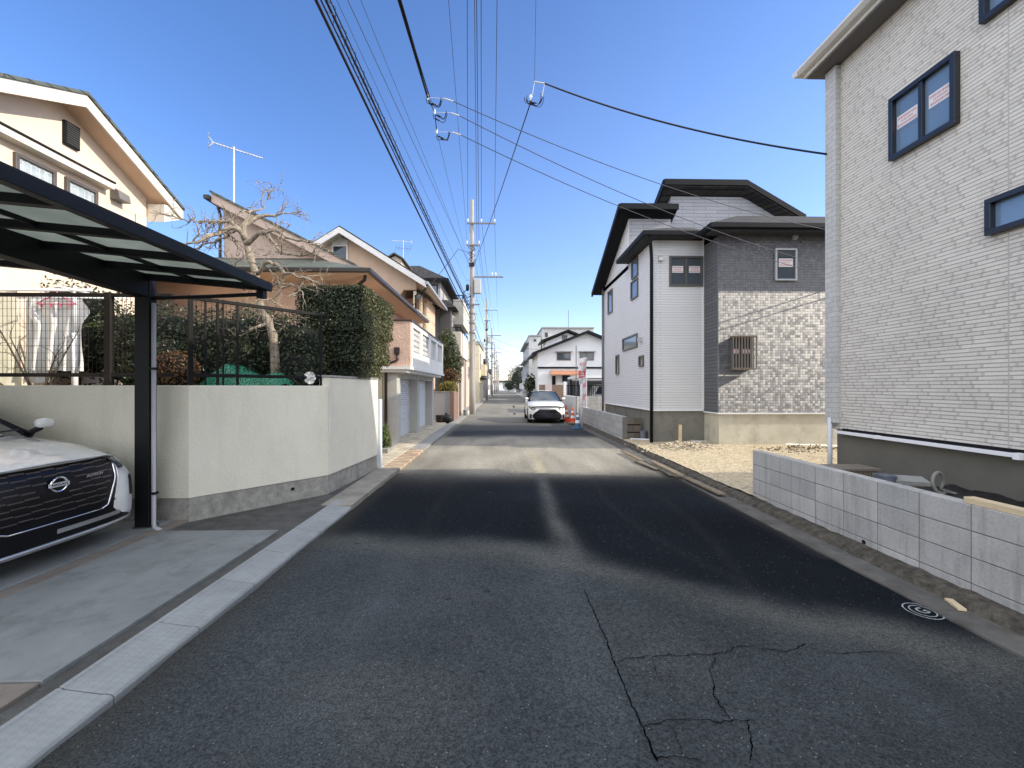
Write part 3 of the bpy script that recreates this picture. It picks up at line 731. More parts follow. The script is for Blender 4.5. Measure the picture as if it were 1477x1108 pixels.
shrub('evergreen_shrub', 'tall pale-tipped shrub standing behind the laundry against the cream house', 'shrub',
      [((-6.9, 6.95, 2.55), (.6, .5, .9)), ((-6.2, 7.3, 2.3), (.6, .45, .75))], LMID, .07, 1600, 'evergreen shrubs inside the garden fence', seed=6)
shrub('withered_shrub', 'rust brown withered shrub behind the fence beside the carport post', 'shrub',
      [((-4.62, 6.05, 1.85), (.26, .25, .33))], LORG, .04, 7000, seed=8)
# low strap leaves along the foot of the fence
sl = MB(); rng = random.Random(9)
for i in range(340):
    x = -7.9 + 3.0 * rng.random() if i < 260 else -4.2 + 1.2 * rng.random(); y = 5.42 + rng.uniform(-.1, .18)
    if x > -3.9: y = 5.35 + (x + 3.75) * 1.1 + rng.uniform(0, .15)
    a_ = rng.uniform(0, 6.28); L = rng.uniform(.22, .42); w_ = .011; dx, dy = math.cos(a_), math.sin(a_); pts = []
    for k in range(5):
        t = k / 4; pts.append(Vector((x + dx * L * .75 * t, y + dy * L * .3 * t, 1.42 + L * (1.5 * t - 1.0 * t * t))))
    vs = []
    for k, p in enumerate(pts):
        ww = w_ * (1 - .9 * (k / 4) ** 2); vs += [p + Vector((-dy, dx, 0)) * ww, p - Vector((-dy, dx, 0)) * ww]
    sl.add(vs, [(2*k, 2*k+1, 2*k+3, 2*k+2) for k in range(4)])
stuff(sl.build('strap_leaves', LGRN), 'arching green strap leaves growing along the foot of the mesh fence', 'ground cover')
# green net heaped over a mound
m, nt, b = new_mat('green_net')
v = tc(nt); ck3 = nt.nodes.new('ShaderNodeTexVoronoi'); ck3.feature = 'DISTANCE_TO_EDGE'; ck3.inputs['Scale'].default_value = 42; lk(nt, v, ck3.inputs['Vector'])
c = mix(nt, (.03, .20, .12), (.07, .40, .25), tex_noise(nt, v, 4, 4)); lk(nt, c, b.inputs['Base Color'])
tp = nt.nodes.new('ShaderNodeBsdfTransparent'); ms = nt.nodes.new('ShaderNodeMixShader')
lk(nt, ramp(nt, ck3.outputs['Distance'], [(.10, 0), (.16, .75)]), ms.inputs[0]); lk(nt, b.outputs[0], ms.inputs[1]); lk(nt, tp.outputs[0], ms.inputs[2])
lk(nt, ms.outputs[0], nt.nodes['Material Output'].inputs['Surface'])
nm = MB(); vs = []; N1, N2 = 46, 24
for j in range(N2 + 1):
    for i in range(N1 + 1):
        x = -4.7 + 1.45 * i / N1; y = 6.15 + .8 * j / N2
        h = .34 * math.exp(-((x + 4.15) / .26) ** 2) + .22 * math.exp(-((x + 3.8) / .3) ** 2) + .22 * math.exp(-((x + 3.42) / .18) ** 2)
        z = 1.60 + h * math.sin(math.pi * min(1, .15 + j / N2 * .85)) ** .5 + .035 * n2(x, y, 7) + .02 * n2(x, y, 17)
        if j == 0: z = 1.44
        vs.append((x, y, z))
nm.add(vs, [(j*(N1+1)+i, j*(N1+1)+i+1, (j+1)*(N1+1)+i+1, (j+1)*(N1+1)+i) for j in range(N2) for i in range(N1)])
tag(nm.build('garden_net', m, smooth=True, loc=(-3.9, 6.4, 1.5)), 'crumpled green garden net heaped over plants behind the black fence', 'net')

# ------------------------------------------------------------------ bare gnarled tree
bt = thing('bare_tree', 'bare pollarded tree with pale knobbly trunk and crooked outstretched branches behind the carport', 'tree', (wx(397, 6.6), 6.6, 1.42))
rng = random.Random(21)
trunk = MB(); br = MB(); twig = MB()
def ppx(q, Y): return [at(x, y, Y + dy) for x, y, dy in q]
def gnarl(mb, pts, r0, r1, jit, n=8):
    out = []; rs = []; segs = []
    tot = sum((b - a).length for a, b in zip(pts, pts[1:])); acc = 0
    for a, b in zip(pts, pts[1:]):
        k = max(2, int((b - a).length / (.055 if r0 < .03 else .09)))
        for i in range(k):
            t = i / k; p = a.lerp(b, t); l = acc + (b - a).length * t; f = l / tot
            p = p + Vector((n2(l * 9, r0 * 99, 1, a.x), n2(l * 9, 7, 1, a.y), n2(l * 9, 3, 1, a.z))) * jit * min(1, f * 4)
            knob = 1 + .38 * max(0, n2(l * 14, a.z * 3, 1, 2)) + (.25 if i == 0 and f > 0 else 0)
            out.append(p); rs.append((r0 + (r1 - r0) * f) * knob)
        acc += (b - a).length
    out.append(pts[-1]); rs.append(r1 * .8); mb.tube(out, rs, n); return out
tp_ = ppx([(397, 556, 0), (396, 520, 0), (394, 485, 0), (386, 462, 0), (376, 445, 0), (374, 415, .02), (368, 392, .03), (360, 368, .03), (353, 346, 0)], 6.6)
gnarl(trunk, tp_, .060, .040, .016, 12)
limbs = [([(353, 346, 0), (345, 330, -.1), (322, 332, -.2), (300, 340, -.35), (285, 348, -.45), (268, 352, -.5)], .042, .014),
         ([(353, 346, 0), (352, 325, .1), (372, 312, .2), (398, 312, .3), (420, 308, .35)], .040, .012),
         ([(356, 352, 0), (378, 335, -.15), (398, 330, -.3), (412, 342, -.45), (432, 346, -.5), (446, 351, -.55)], .040, .011),
         ([(345, 330, -.1), (330, 318, .1), (300, 322, .25), (272, 318, .4), (248, 312, .5)], .026, .008),
         ([(352, 325, .1), (362, 305, .2), (382, 300, .4), (385, 288, .45)], .022, .006),
         ([(385, 335, -.2), (392, 350, -.3), (402, 362, -.35), (414, 368, -.4), (440, 368, -.45), (452, 364, -.5)], .026, .008),
         ([(370, 392, 0), (362, 400, -.2), (345, 392, -.35), (332, 384, -.4), (318, 392, -.5)], .024, .008),
         ([(375, 416, 0), (396, 420, -.2), (410, 424, -.3), (420, 432, -.4), (432, 434, -.45), (446, 436, -.5)], .0, 0),
         ([(372, 395, 0), (386, 378, -.15), (400, 382, -.3), (412, 394, -.4), (424, 396, -.45), (442, 402, -.5), (460, 408, -.55)], .030, .009),
         ([(376, 430, 0), (365, 425, -.3), (352, 418, -.4)], .02, .008),
         ([(388, 466, 0), (375, 472, -.1), (362, 476, -.2), (348, 484, -.25)], .026, .010),
         ([(372, 414, 0), (392, 410, -.25), (420, 410, -.4), (432, 418, -.45)], .022, .008),
         ([(345, 330, -.1), (315, 345, .2), (290, 356, .35), (270, 362, .5)], .022, .008)]
ends = []
for q, r0, r1 in limbs:
    if r0 <= 0: continue
    ends.append((gnarl(br, ppx(q, 6.6), r0 * .95, r1, .05, 7), r1))
def grow(mb, p, d, L, r, depth):
    pts = [p]; n = max(3, int(L / .05))
    for i in range(n):
        d = (d + Vector((rng.gauss(0, .42), rng.gauss(0, .35), rng.gauss(0.03, .42)))).normalized()
        p = p + d * L / n; pts.append(p)
        if depth > 0 and rng.random() < .34:
            dd = (d + Vector((rng.gauss(0, .9), rng.gauss(0, .7), rng.gauss(.2, .8)))).normalized()
            grow(mb, p, dd, L * rng.uniform(.35, .65), r * .55, depth - 1)
    mb.tube(pts, [r * (1 - .65 * i / n) for i in range(n + 1)], 5)
for pts, r1 in ends:
    for i in range(3, len(pts), 2):
        if rng.random() < .62:
            d = (pts[i] - pts[i-1]).normalized() + Vector((rng.gauss(0, .6), rng.gauss(0, .5), rng.gauss(.35, .6)))
            grow(twig, pts[i], d.normalized(), rng.uniform(.12, .42), .0072, 2)
    for i in range(4, len(pts) - 1, 5):                      # heavier crooked side limbs
        if rng.random() < .7: grow(br, pts[i], ((pts[i] - pts[i-1]).normalized() * .6 + Vector((rng.gauss(0, .8), rng.gauss(0, .5), rng.gauss(.15, .45)))).normalized(), rng.uniform(.35, .85), .013, 2)
    d = (pts[-1] - pts[-3]).normalized()
    for _ in range(3): grow(twig, pts[-1], (d + Vector((rng.gauss(0, .5), rng.gauss(0, .4), rng.gauss(.1, .5)))).normalized(), rng.uniform(.2, .42), .010, 2)
trunk.build('trunk', BARK, bt, smooth=True); br.build('branches', BARK, bt, smooth=True); twig.build('twigs', BARK, bt, smooth=True)
# bare shrub in front of the laundry
bs = thing('bare_shrub', 'leafless spindly shrub with thin crossing twigs in front of the hanging laundry', 'shrub', (-5.9, 5.55, 1.42))
tw = MB(); rng = random.Random(5)
for x, tx, tz, r in ((-6.05, -7.1, 2.35, .014), (-6.0, -6.6, 2.6, .013), (-5.95, -6.35, 2.3, .012), (-5.92, -5.5, 2.35, .012), (-5.9, -5.75, 2.1, .016), (-6.1, -7.3, 2.0, .012)):
    a_ = Vector((-5.98, 5.55, 1.40)); b_ = Vector((tx, 5.55, tz)); pts = []
    for i in range(9):
        t = i / 8; p = a_.lerp(b_, t); p.z += .12 * math.sin(t * 3.1) * (-1 if tx < -6.8 else .4); pts.append(p)
        if i > 2: grow(tw, p, (b_ - a_).normalized() + Vector((rng.gauss(0, .6), rng.gauss(0, .2), rng.gauss(.3, .5))), rng.uniform(.12, .3), .005, 1)
    tw.tube(pts, [r * (1 - .6 * i / 8) for i in range(9)], 6)
tw.build('twigs', BARKD, bs, smooth=True)
# bright twiggy shrub right of the carport post, under the roof edge
bs2 = thing('bare_shrub', 'thin yellow-tinged twiggy shrub seen under the carport gutter', 'shrub', (-4.9, 7.9, 1.42))
tw = MB(); lf = MB()
for i in range(26):
    p0 = Vector((-4.65, 7.9, 2.42)); d = Vector((rng.gauss(0, .7), rng.gauss(0, .3), 1)).normalized()
    grow(tw, p0, d, rng.uniform(.6, 1.0), .012, 2)
for i in range(260):
    lf_p = Vector((-5.0 + .95 * rng.random(), 7.9 + rng.gauss(0, .15), rng.uniform(2.7, 3.35))); leaf_cloud(lf, [(lf_p, (0, -.3, 1))], .05, rng)
tw.tube([(-4.7, 7.9, 1.4), (-4.65, 7.9, 2.47)], .03, 7); tw.build('twigs', BARK, bs2, smooth=True); lf.build('foliage', LYEL, bs2)

# ------------------------------------------------------------------ laundry
def cloth(x0, x1, y, zt, zb, waves, amp, tail=0, seed=0, shape=None):
    mb = MB(); nx, nz_ = 40, 30; vs = []
    for j in range(nz_ + 1):
        t = j / nz_
        for i in range(nx + 1):
            s = i / nx; x = x0 + (x1 - x0) * s
            if shape: x = shape(s, t)
            a = amp * (.3 + .7 * t)
            yy = y + a * math.sin(s * waves * 6.283 + seed + 1.2 * t) + .4 * a * n2(s * 7, t * 3, 1, seed) + .3 * a * math.sin(s * waves * 14 + t * 3)
            z = zt + (zb - zt) * t - tail * math.sin(s * 3.14159) * (1 - t) + .03 * n2(s * 5, 1, 1, seed) * t
            vs.append((x, yy, z))
    mb.add(vs, [(j*(nx+1)+i, j*(nx+1)+i+1, (j+1)*(nx+1)+i+1, (j+1)*(nx+1)+i) for j in range(nz_) for i in range(nx)]); return mb
COT = M('white_cotton', (.80, .80, .78), .9, .03, 3, .3, 200); COTC = M('cream_cotton', (.74, .72, .60), .9, .04, 3, .3, 200)
LY = 5.95
lr = thing('laundry_stand', 'white metal laundry stand with a horizontal drying pole behind the mesh fence', 'laundry stand', (-6.0, LY, 1.42))
mb = MB(); mb.tube([(-5.93, LY, 1.40), (-5.93, LY, 2.4)], .035, 12); mb.build('post', WHITER, lr, smooth=True)
mb = MB(); mb.tube([(-5.93, LY, 2.4), (-5.93, LY, 3.06)], .018, 10); mb.tube([(-5.93, LY - .2, 3.0), (-5.93, LY + .2, 3.0)], .014, 8); mb.build('upright', WHITER, lr, smooth=True)
mb = MB(); mb.tube([(-8.6, LY, 3.0), (-5.7, LY, 3.0)], .020, 10); mb.tube([(-7.4, LY + .18, 2.93), (-5.4, LY + .18, 2.93)], .014, 8); mb.build('drying_pole', WHITER, lr, smooth=True)
tag(cloth(-8.3, -6.72, LY, 2.99, 1.62, 4, .05, .02, 1).build('bed_sheet', COTC, smooth=True, loc=(-7.4, LY, 2.3)), 'cream sheet hanging in folds from the drying pole', 'sheet')
def shirt(s, t):
    w_ = .30 + .12 * math.exp(-((t - .18) / .12) ** 2) + .05 * t
    return -6.15 + (s - .5) * 2 * w_
tag(cloth(-6.5, -5.8, LY + .02, 2.88, 1.88, 3, .05, .0, 4, shirt).build('shirt', COT, smooth=True, loc=(-6.15, LY, 2.4)), 'white long shirt drying on a hanger nearest the white stand', 'shirt')
def trousers(s, t): return -6.58 + (s - .5) * (.26 + .10 * t)
tag(cloth(-6.7, -6.4, LY + .10, 2.9, 1.72, 2, .04, 0, 7, trousers).build('trousers', COT, smooth=True, loc=(-6.58, LY + .1, 2.3)), 'pale grey-white trousers hanging between the sheet and the shirt', 'trousers')
HP = M('pink_plastic', (.62, .16, .24), .4, .1)
ph = thing('clothes_hanger', 'pink plastic peg hanger clipped to the drying pole above the white shirt', 'hanger', (-6.15, LY, 2.95))
mb = MB(); mb.tube([(-6.42, LY - .03, 2.80), (-6.3, LY - .03, 2.87), (-6.15, LY - .03, 2.93), (-6.0, LY - .03, 2.87), (-5.88, LY - .03, 2.80), (-6.42, LY - .03, 2.80)], .008, 6)
mb.tube([(-6.15, LY - .03, 2.93), (-6.15, LY, 3.03)], .005, 6); mb.build('hanger_frame', HP, ph)
mb = MB()
for i in range(4):
    mb = MB(); mb.box(-6.36 + .13 * i, -6.345 + .13 * i, LY - .04, LY - .02, 2.76, 2.81); mb.build('peg', HP, ph)
tag(MB().tube([(-6.74, 5.75, 2.62), (-6.78, 5.74, 1.45)], .016, 8).build('garden_stake', M('green_plastic', (.12, .42, .06), .4, .1), loc=(-6.78, 5.74, 1.45)), 'bright green garden stake leaning in front of the hanging sheet', 'stake')
# little plants in the gap past the wall end
shrub('roadside_plant', 'small bright green plant growing in the gap between the wall end and the garage pier', 'plant', [((-3.12, 10.9, .42), (.18, .25, .30)), ((-2.95, 10.6, .25), (.14, .2, .18))], LGRN, .05, 5200, seed=31, gz=.05, stem=True, nz=.3)
mb = MB(); mb.box(-3.3, -2.78, 10.2, 11.3, .03, .16)
tag(mb.build('planter_kerb', CONCD, loc=(-3, 10.7, 0)), 'low broken concrete planter edge at the foot of the small green plant', 'planter')
# ------------------------------------------------------------------ cars
def pl(tab, x):                 # piecewise linear table lookup; tab sorted by key
    if x <= tab[0][0]: return tab[0][1]
    for (a, p), (b, q) in zip(tab, tab[1:]):
        if x <= b: return p + (q - p) * (x - a) / (b - a)
    return tab[-1][1]
def paint(name, col, rough=.25):
    m, nt, b = new_mat(name)
    n = tex_noise(nt, tc(nt), 3, 4); c = mix(nt, sc(col, .96), sc(col, 1.03), n); lk(nt, c, b.inputs['Base Color'])
    b.inputs['Roughness'].default_value = rough; b.inputs['Coat Weight'].default_value = 1; b.inputs['Coat Roughness'].default_value = .07
    MATS[name] = m; return m
PWHITE = paint('pearl_white_paint', (.84, .85, .84)); PGLOSS = M('piano_black', (.005, .005, .007), .3, .2, 4, spec=.25)
GRDARK = M('grille_bar', (.17, .15, .165), .3, .3, 9, metal=.7); SILVER = M('satin_silver', (.55, .56, .58), .3, .05, 4, metal=.8)
LAMP = glass('lamp_lens', (.10, .11, .115), .05, .8); LAMPI = M('lamp_reflector', (.5, .5, .5), .25, .3, 20, metal=.6)
PLASTB = M('textured_plastic', (.018, .018, .019), .65, .2, 30)
class Car:
    def __init__(s, root, P):
        s.r = root; s.P = P; s.w = P['w']
    def Xf(s, y, z):
        return pl(s.P['front'], z) - (pl(s.P['c'], z) if isinstance(s.P['c'], list) else s.P['c']) * abs(y / s.w) ** s.P['pw']
    def patch(s, mb, zs, yl, yr, off=.006, n=14):
        vs = []
        for z in zs:
            a, b = pl(yl, z) if isinstance(yl, list) else yl, pl(yr, z) if isinstance(yr, list) else yr
            for i in range(n + 1):
                y = a + (b - a) * i / n; vs.append((s.Xf(y, z) + off, y, z))
        mb.add(vs, [(j*(n+1)+i, j*(n+1)+i+1, (j+1)*(n+1)+i+1, (j+1)*(n+1)+i) for j in range(len(zs)-1) for i in range(n)])
    def line(s, mb, pts, r, off=.01, n=6, sub=8):
        out = []
        for (y0, z0), (y1, z1) in zip(pts, pts[1:]):
            for i in range(sub): t = i/sub; y = y0+(y1-y0)*t; z = z0+(z1-z0)*t; out.append((s.Xf(y, z)+off, y, z))
        y, z = pts[-1]; out.append((s.Xf(y, z)+off, y, z)); mb.tube(out, r, n)
    def body(s, mat):
        P, w = s.P, s.w; mb = MB(); S = P['st']; secs = []
        xs = [k[0] for k in S]; N = 40
        tabs = [sorted((k[0], k[i]) for k in S) for i in range(1, 6)]
        for q in range(N + 1):
            f = q / N; x = xs[0] + (xs[-1] - xs[0]) * f ** 1.5
            ww, zb, zs, zc, c = (pl(t, x) for t in tabs)
            sec = []
            for k, (y, z) in enumerate(((ww*.95, zb), (ww, zb+.10), (ww*1.005, (zb*.6+zs*.4)), (ww*.995, (zb*.25+zs*.75)), (ww*.975, zs-.03), (ww*.93, zs), (ww*.86, zs+(zc-zs)*.35), (ww*.6, zs+(zc-zs)*.8), (ww*.3, zc-.006), (0, zc))):
                xo = s.Xf(y, z) if q == 0 else x - c * abs(y / ww) ** P['pw']
                if q and k < 6: xo = min(xo, s.Xf(y, z) - .01 * q) if q < 6 else xo
                sec.append((xo, y, z))
            secs.append(sec)
        n = len(secs[0]); L = n * 2 - 1; vs = []
        for sec in secs: vs += sec + [(p[0], -p[1], p[2]) for p in sec[-2::-1]]
        fs = [(j*L+i, j*L+i+1, (j+1)*L+i+1, (j+1)*L+i) for j in range(N) for i in range(L-1)]
        fs.append(tuple(range(N*L, (N+1)*L)))
        mb.add(vs, fs)
        # front fascia up to the bonnet edge
        ny, nz = 40, 16; vs = []; z0 = S[0][2]
        top = sorted((abs(p[1]), p[2]) for p in secs[0][4:])
        for j in range(nz + 1):
            for i in range(ny + 1):
                y = -w*.999*S[0][1]/w + 2*w*.999*S[0][1]/w * i/ny; zt = pl(top, abs(y)); z = z0 + (zt - z0) * j/nz; vs.append((s.Xf(y, z), y, z))
        mb.add(vs, [(j*(ny+1)+i, j*(ny+1)+i+1, (j+1)*(ny+1)+i+1, (j+1)*(ny+1)+i) for j in range(nz) for i in range(ny)])
        o = mb.build('body', mat, s.r, smooth=True, local=True)
        u = MB(); u.box(xs[-1]+.2, -.35, -w*.85, w*.85, z0 - .03, z0 + .25); u.build('underbody', PLASTB, s.r, local=True)
        return o
    def cabin(s, mat, gl):
        P, w = s.P, s.w; g = P['cab']     # xb0, zb0, xr0, xr1, xb1, zr, yb, yr, zside
        xb0, zb0, xr0, xr1, xb1, zr, yb, yr, zs = g
        def ringpts(x0, x1, y, z0, z1, bow0, bow1): pass
        mb = MB(); n = 10; vs = []
        for j in range(7):
            t = j/6
            for i in range(n+1):
                q = -1 + 2*i/n; y = q*(yb*.97 + (yr*.95-yb*.97)*t); x = xb0 + (xr0-xb0)*t - .16*(q*q)*(1-.4*t); z = zb0 + (zr-.015-zb0)*t**.92 - .05*q*q*(1-t) - .03*q*q*t
                vs.append((x, y, z))
        mb.add(vs, [(j*(n+1)+i, j*(n+1)+i+1, (j+1)*(n+1)+i+1, (j+1)*(n+1)+i) for j in range(6) for i in range(n)])
        mb.build('windscreen', gl, s.r, smooth=True, local=True)
        mb = MB(); vs = []
        for j in range(5):
            t = j/4
            for i in range(n+1):
                q = -1 + 2*i/n; y = q*(yb*.93+(yr*.95-yb*.93)*t); vs.append((xb1 + (xr1-xb1)*t + .1*q*q*(1-t), y, zs + (zr-.03-zs)*t - .03*q*q))
        mb.add(vs, [(j*(n+1)+i+1, j*(n+1)+i, (j+1)*(n+1)+i, (j+1)*(n+1)+i+1) for j in range(4) for i in range(n)])
        mb.build('rear_window', gl, s.r, smooth=True, local=True)
        for sd in (1, -1):
            mb = MB(); a, b_, c, d = (xb0-.17, sd*yb*.99, zs), (xb1+.08, sd*yb*.95, zs), (xr1+.02, sd*yr*.98, zr-.06), (xr0-.12, sd*yr*.98, zr-.06)
            mb.poly([a, b_, c, d] if sd < 0 else [d, c, b_, a]); mb.build('side_window', gl, s.r, local=True)
            xm = (xr0+xr1)/2
            for a, b_, r_ in (((xb0-.15, sd*yb*.975, zb0-.05), (xr0-.10, sd*yr*.97, zr-.045), .032), ((xb1+.06, sd*yb*.93, zs), (xr1, sd*yr*.97, zr-.05), .07), ((xm+.05, sd*yb*.995, zs), (xm, sd*yr*.99, zr-.05), .03)):
                MB().tube([a, b_], r_, 8).build('pillar', PGLOSS, s.r, smooth=True, local=True)
        mb = MB(); vs = []; m_ = 12
        for j in range(m_+1):
            t = j/m_; x = xr0 + .03 + (xr1-.03-xr0-.03)*t
            for i in range(n+1):
                q = -1+2*i/n; vs.append((x - .1*q*q*(1-t), q*yr*1.02, zr + .025*math.sin(t*3.1) - .05*abs(q)**3))
        mb.add(vs, [(j*(n+1)+i, (j+1)*(n+1)+i, (j+1)*(n+1)+i+1, j*(n+1)+i+1) for j in range(m_) for i in range(n)])
        mb.build('roof', mat, s.r, smooth=True, local=True)
        for sd in (1, -1):
            mb = MB(); c = (xb0-.14, sd*(w+.035), zs+.115)
            mb.lathe([(.02, -.085), (.055, -.075), (.07, -.02), (.065, .05), (.04, .08), (.01, .085)], 12, c, 'y')
            for i in range(len(mb.v)):
                v = mb.v[i]; mb.v[i] = (c[0]+(v[0]-c[0])*.75, v[1], c[2]+(v[2]-c[2])*.85)
            o_ = mb.build('wing_mirror', mat, s.r, smooth=True, local=True)
            MB().tube([(c[0]-.01, sd*(w-.12), zs+.02), (c[0], sd*(w+.0), zs+.07)], .03, 8).build('mirror_stalk', PGLOSS, o_, local=True)
    def wheels(s, r, xw):
        for x in xw:
            for sd in (1, -1):
                mb = MB(); mb.lathe([(r*.62, -.10), (r*.93, -.10), (r, -.07), (r, .07), (r*.93, .10), (r*.62, .10)], 28, (x, sd*(s.w-.085), r), 'y')
                o = mb.build('wheel', RUBBER, s.r, smooth=False, local=True)
                mb = MB(); mb.lathe([(r*.62, -.09), (r*.62, .088), (r*.56, .095), (r*.5, .05), (.04, .06)], 24, (x, sd*(s.w-.085), r), 'y')
                mb.build('rim', SILVER, o, local=True)
                mb = MB(); n = 20; vs = []
                for k in range(n+1):
                    a_ = math.pi*k/n
                    for rr in (r*.95, r+.075): vs.append((x+rr*math.cos(a_), sd*(s.w*1.012), max(.14, r+rr*math.sin(a_)*1.0)))
                mb.add(vs, [(2*k, 2*k+1, 2*k+3, 2*k+2) for k in range(n)]); mb.build('wheel_arch', PLASTB, s.r, local=True)

# near white SUV nosing out from under the carport
suv = thing('parked_car', 'glossy white compact SUV with a large black grille parked nose-out under the carport', 'car')
P = dict(w=.88, c=[(.3, .15), (.62, .16), (.78, .26), (.92, .42)], pw=3.8, front=[(.14, -.10), (.22, -.015), (.45, 0), (.66, -.012), (.80, -.045), (.88, -.10), (.95, -.20)],
   st=[(0, .86, .20, .81, .905, .36), (-.18, .87, .2, .87, .960, .38), (-.5, .88, .2, .945, 1.03, .22), (-1.05, .88, .2, 1.01, 1.095, .06), (-1.5, .88, .2, 1.035, 1.10, 0), (-3.5, .88, .22, 1.06, 1.10, 0), (-4.1, .84, .3, 1.03, 1.05, 0), (-4.29, .74, .45, .92, .95, 0)],
   cab=(-1.02, 1.10, -1.85, -3.45, -4.12, 1.58, .82, .60, 1.06))
C_ = Car(suv, P); C_.body(PWHITE); C_.cabin(PWHITE, GLASS); C_.wheels(.335, (-.90, -3.52))
zz = lambda a, b, n=8: [a + (b-a)*i/n for i in range(n+1)]
HB = [(.16, .80), (.24, .79), (.29, .62), (.36, .52), (.46, .525), (.62, .57), (.78, .61), (.84, .59), (.875, .545)]
mb = MB(); C_.patch(mb, zz(.16, .875, 24), [(z, -y) for z, y in HB], HB, .005, 30); gr = mb.build('grille_surround', PGLOSS, suv, smooth=True, local=True)
mb = MB(); mb.box(-.22, -.19, -.55, .55, .4, .8)
for k, z in enumerate((.47, .525, .58, .635, .69, .745, .80, .845)):
    hw = pl([(.40, .40), (.80, .56), (.86, .54)], z); y = -hw; i = k % 2
    while y < hw - .03:
        e = min(hw, y + .115)
        if not (abs((y+e)/2) < .13 and .63 < z < .80): C_.line(mb, [(y + .005, z + (.007 if i % 2 else 0)), (e - .005, z + (.007 if i % 2 else 0))], .0062 if z < .6 else .008, .005, 4, 3)
        y = e; i += 1
mb.build('grille_bars', GRDARK, suv, local=True)
mb = MB()
for sd in (1, -1):
    C_.line(mb, [(sd*.575, .80), (sd*.56, .70), (sd*.44, .415), (sd*.38, .392)], .009, .012, 6); C_.line(mb, [(sd*.62, .77), (sd*.58, .62), (sd*.525, .44)], .006, .010, 6)
C_.line(mb, [(-.38, .392), (.38, .392)], .007, .012, 6)
mb.build('chrome_trim', CHROME, suv, smooth=True, local=True)
mb = MB(); C_.line(mb, [(-.79, .215), (.79, .215)], .016, .012, 8, 30); C_.line(mb, [(-.78, .185), (.78, .185)], .007, .006, 6, 30); mb.build('front_lip', SILVER, suv, smooth=True, local=True)
mb = MB(); C_.patch(mb, zz(.285, .325, 2), -.02, .60, .012, 12); mb.build('lower_trim', SILVER, suv, smooth=True, local=True)
for sd in (1, -1):
    mb = MB(); yl = [(.735, .66), (.79, .63), (.86, .575), (.89, .60)]; yr = [(.735, .77), (.79, .845), (.86, .872), (.89, .862)]
    if sd < 0: yl, yr = [(z, -y) for z, y in yr], [(z, -y) for z, y in yl]
    C_.patch(mb, zz(.735, .89, 8), yl, yr, .016, 10); h = mb.build('headlight', LAMP, suv, smooth=True, local=True)
    mb = MB(); a, b_ = sorted((sd*.68, sd*.78)); C_.patch(mb, zz(.80, .855, 3), a, b_, .020, 6); mb.build('reflector', LAMPI, h, smooth=True, local=True)
    mb = MB(); a, b_ = sorted((sd*.775, sd*.845)); C_.patch(mb, zz(.43, .64, 4), a, b_, .006, 4); mb.build('fog_lamp_bezel', PLASTB, suv, local=True)
eb = MB(); ex = C_.Xf(0, .715) + .022; n = 32
for R0, r0 in ((.066, .0085),):
    eb.tube([(ex, R0*math.cos(2*math.pi*k/n), .715 + R0*.93*math.sin(2*math.pi*k/n)) for k in range(n+1)], r0, 8, False)
em = eb.build('emblem', CHROME, suv, local=True)
MB().box(ex - .006, ex + .008, -.080, .080, .698, .732).build('emblem_bar', M('emblem_silver', (.62, .63, .65), .45, .05), em, local=True)
MB().lathe([(.062, -.004), (.062, .0)], 24, (ex - .008, 0, .715), 'x').build('emblem_backing', PGLOSS, em, local=True)
tx = MB(); Mt = Matrix.Translation((ex + .0085, 0, .715)) @ Matrix(((0, 0, 1, 0), (1, 0, 0, 0), (0, 1, 0, 0), (0, 0, 0, 1)))
put_text(tx, 'NISSAN', .032, Mt, thick=.001, bold=.0006, sx=1.25); tx.build('lettering', PGLOSS, em, local=True)
tx = MB(); Mt = Matrix.Translation((C_.Xf(.33, .735) + .018, .33, .735)) @ Matrix.Rotation(R(8), 4, 'Z') @ Matrix(((0, 0, 1, 0), (1, 0, 0, 0), (0, 1, 0, 0), (0, 0, 0, 1)))
put_text(tx, 'AUTECH', .036, Mt, thick=.002, bold=.0004, sx=1.3); tx.build('badge', SILVER, suv, local=True)
mb = MB(); vs = []
for i in range(13):
    q = -1 + 2*i/12
    for dx, dz in ((.13, -.012), (-.02, .012)): vs.append((-1.02 + dx - .17*q*q, q*.80, 1.094 + dz - .075*q*q))
mb.add(vs, [(2*i, 2*i+2, 2*i+3, 2*i+1) for i in range(12)]); mb.build('wiper_cowl', PLASTB, suv, local=True)
mb = MB(); mb.tube([(-1.0, .1, 1.115), (-1.10, .62, 1.135)], .008, 6); mb.tube([(-1.12, -.2, 1.17), (-1.18, .55, 1.22)], .006, 6); mb.build('wiper', PLASTB, suv, local=True)
suv.location = (-3.90, 3.78, .082); suv.rotation_euler = (0, 0, R(-1.5))

# white hatchback parked up the road
hb = thing('parked_car', 'white hatchback with a wide black grille parked facing us by the orange cones', 'car')
P = dict(w=.85, c=.34, pw=2.6, front=[(.14, -.08), (.22, -.02), (.40, 0), (.58, -.02), (.70, -.10), (.80, -.22)],
   st=[(0, .83, .19, .70, .80, .34), (-.2, .85, .19, .78, .88, .22), (-.55, .85, .19, .88, .965, .10), (-1.0, .85, .19, .95, 1.02, .03), (-1.5, .85, .19, .96, 1.03, 0), (-3.2, .85, .2, .99, 1.04, 0), (-3.75, .82, .3, .98, 1.0, 0), (-3.94, .72, .45, .9, .9, 0)],
   cab=(-.98, 1.03, -1.75, -3.0, -3.75, 1.47, .79, .58, .99))
C_ = Car(hb, P); C_.body(PWHITE); C_.cabin(PWHITE, GLASS); C_.wheels(.30, (-.80, -3.35))
G = [(.19, .56), (.26, .66), (.36, .68), (.48, .58), (.60, .42), (.65, .36)]
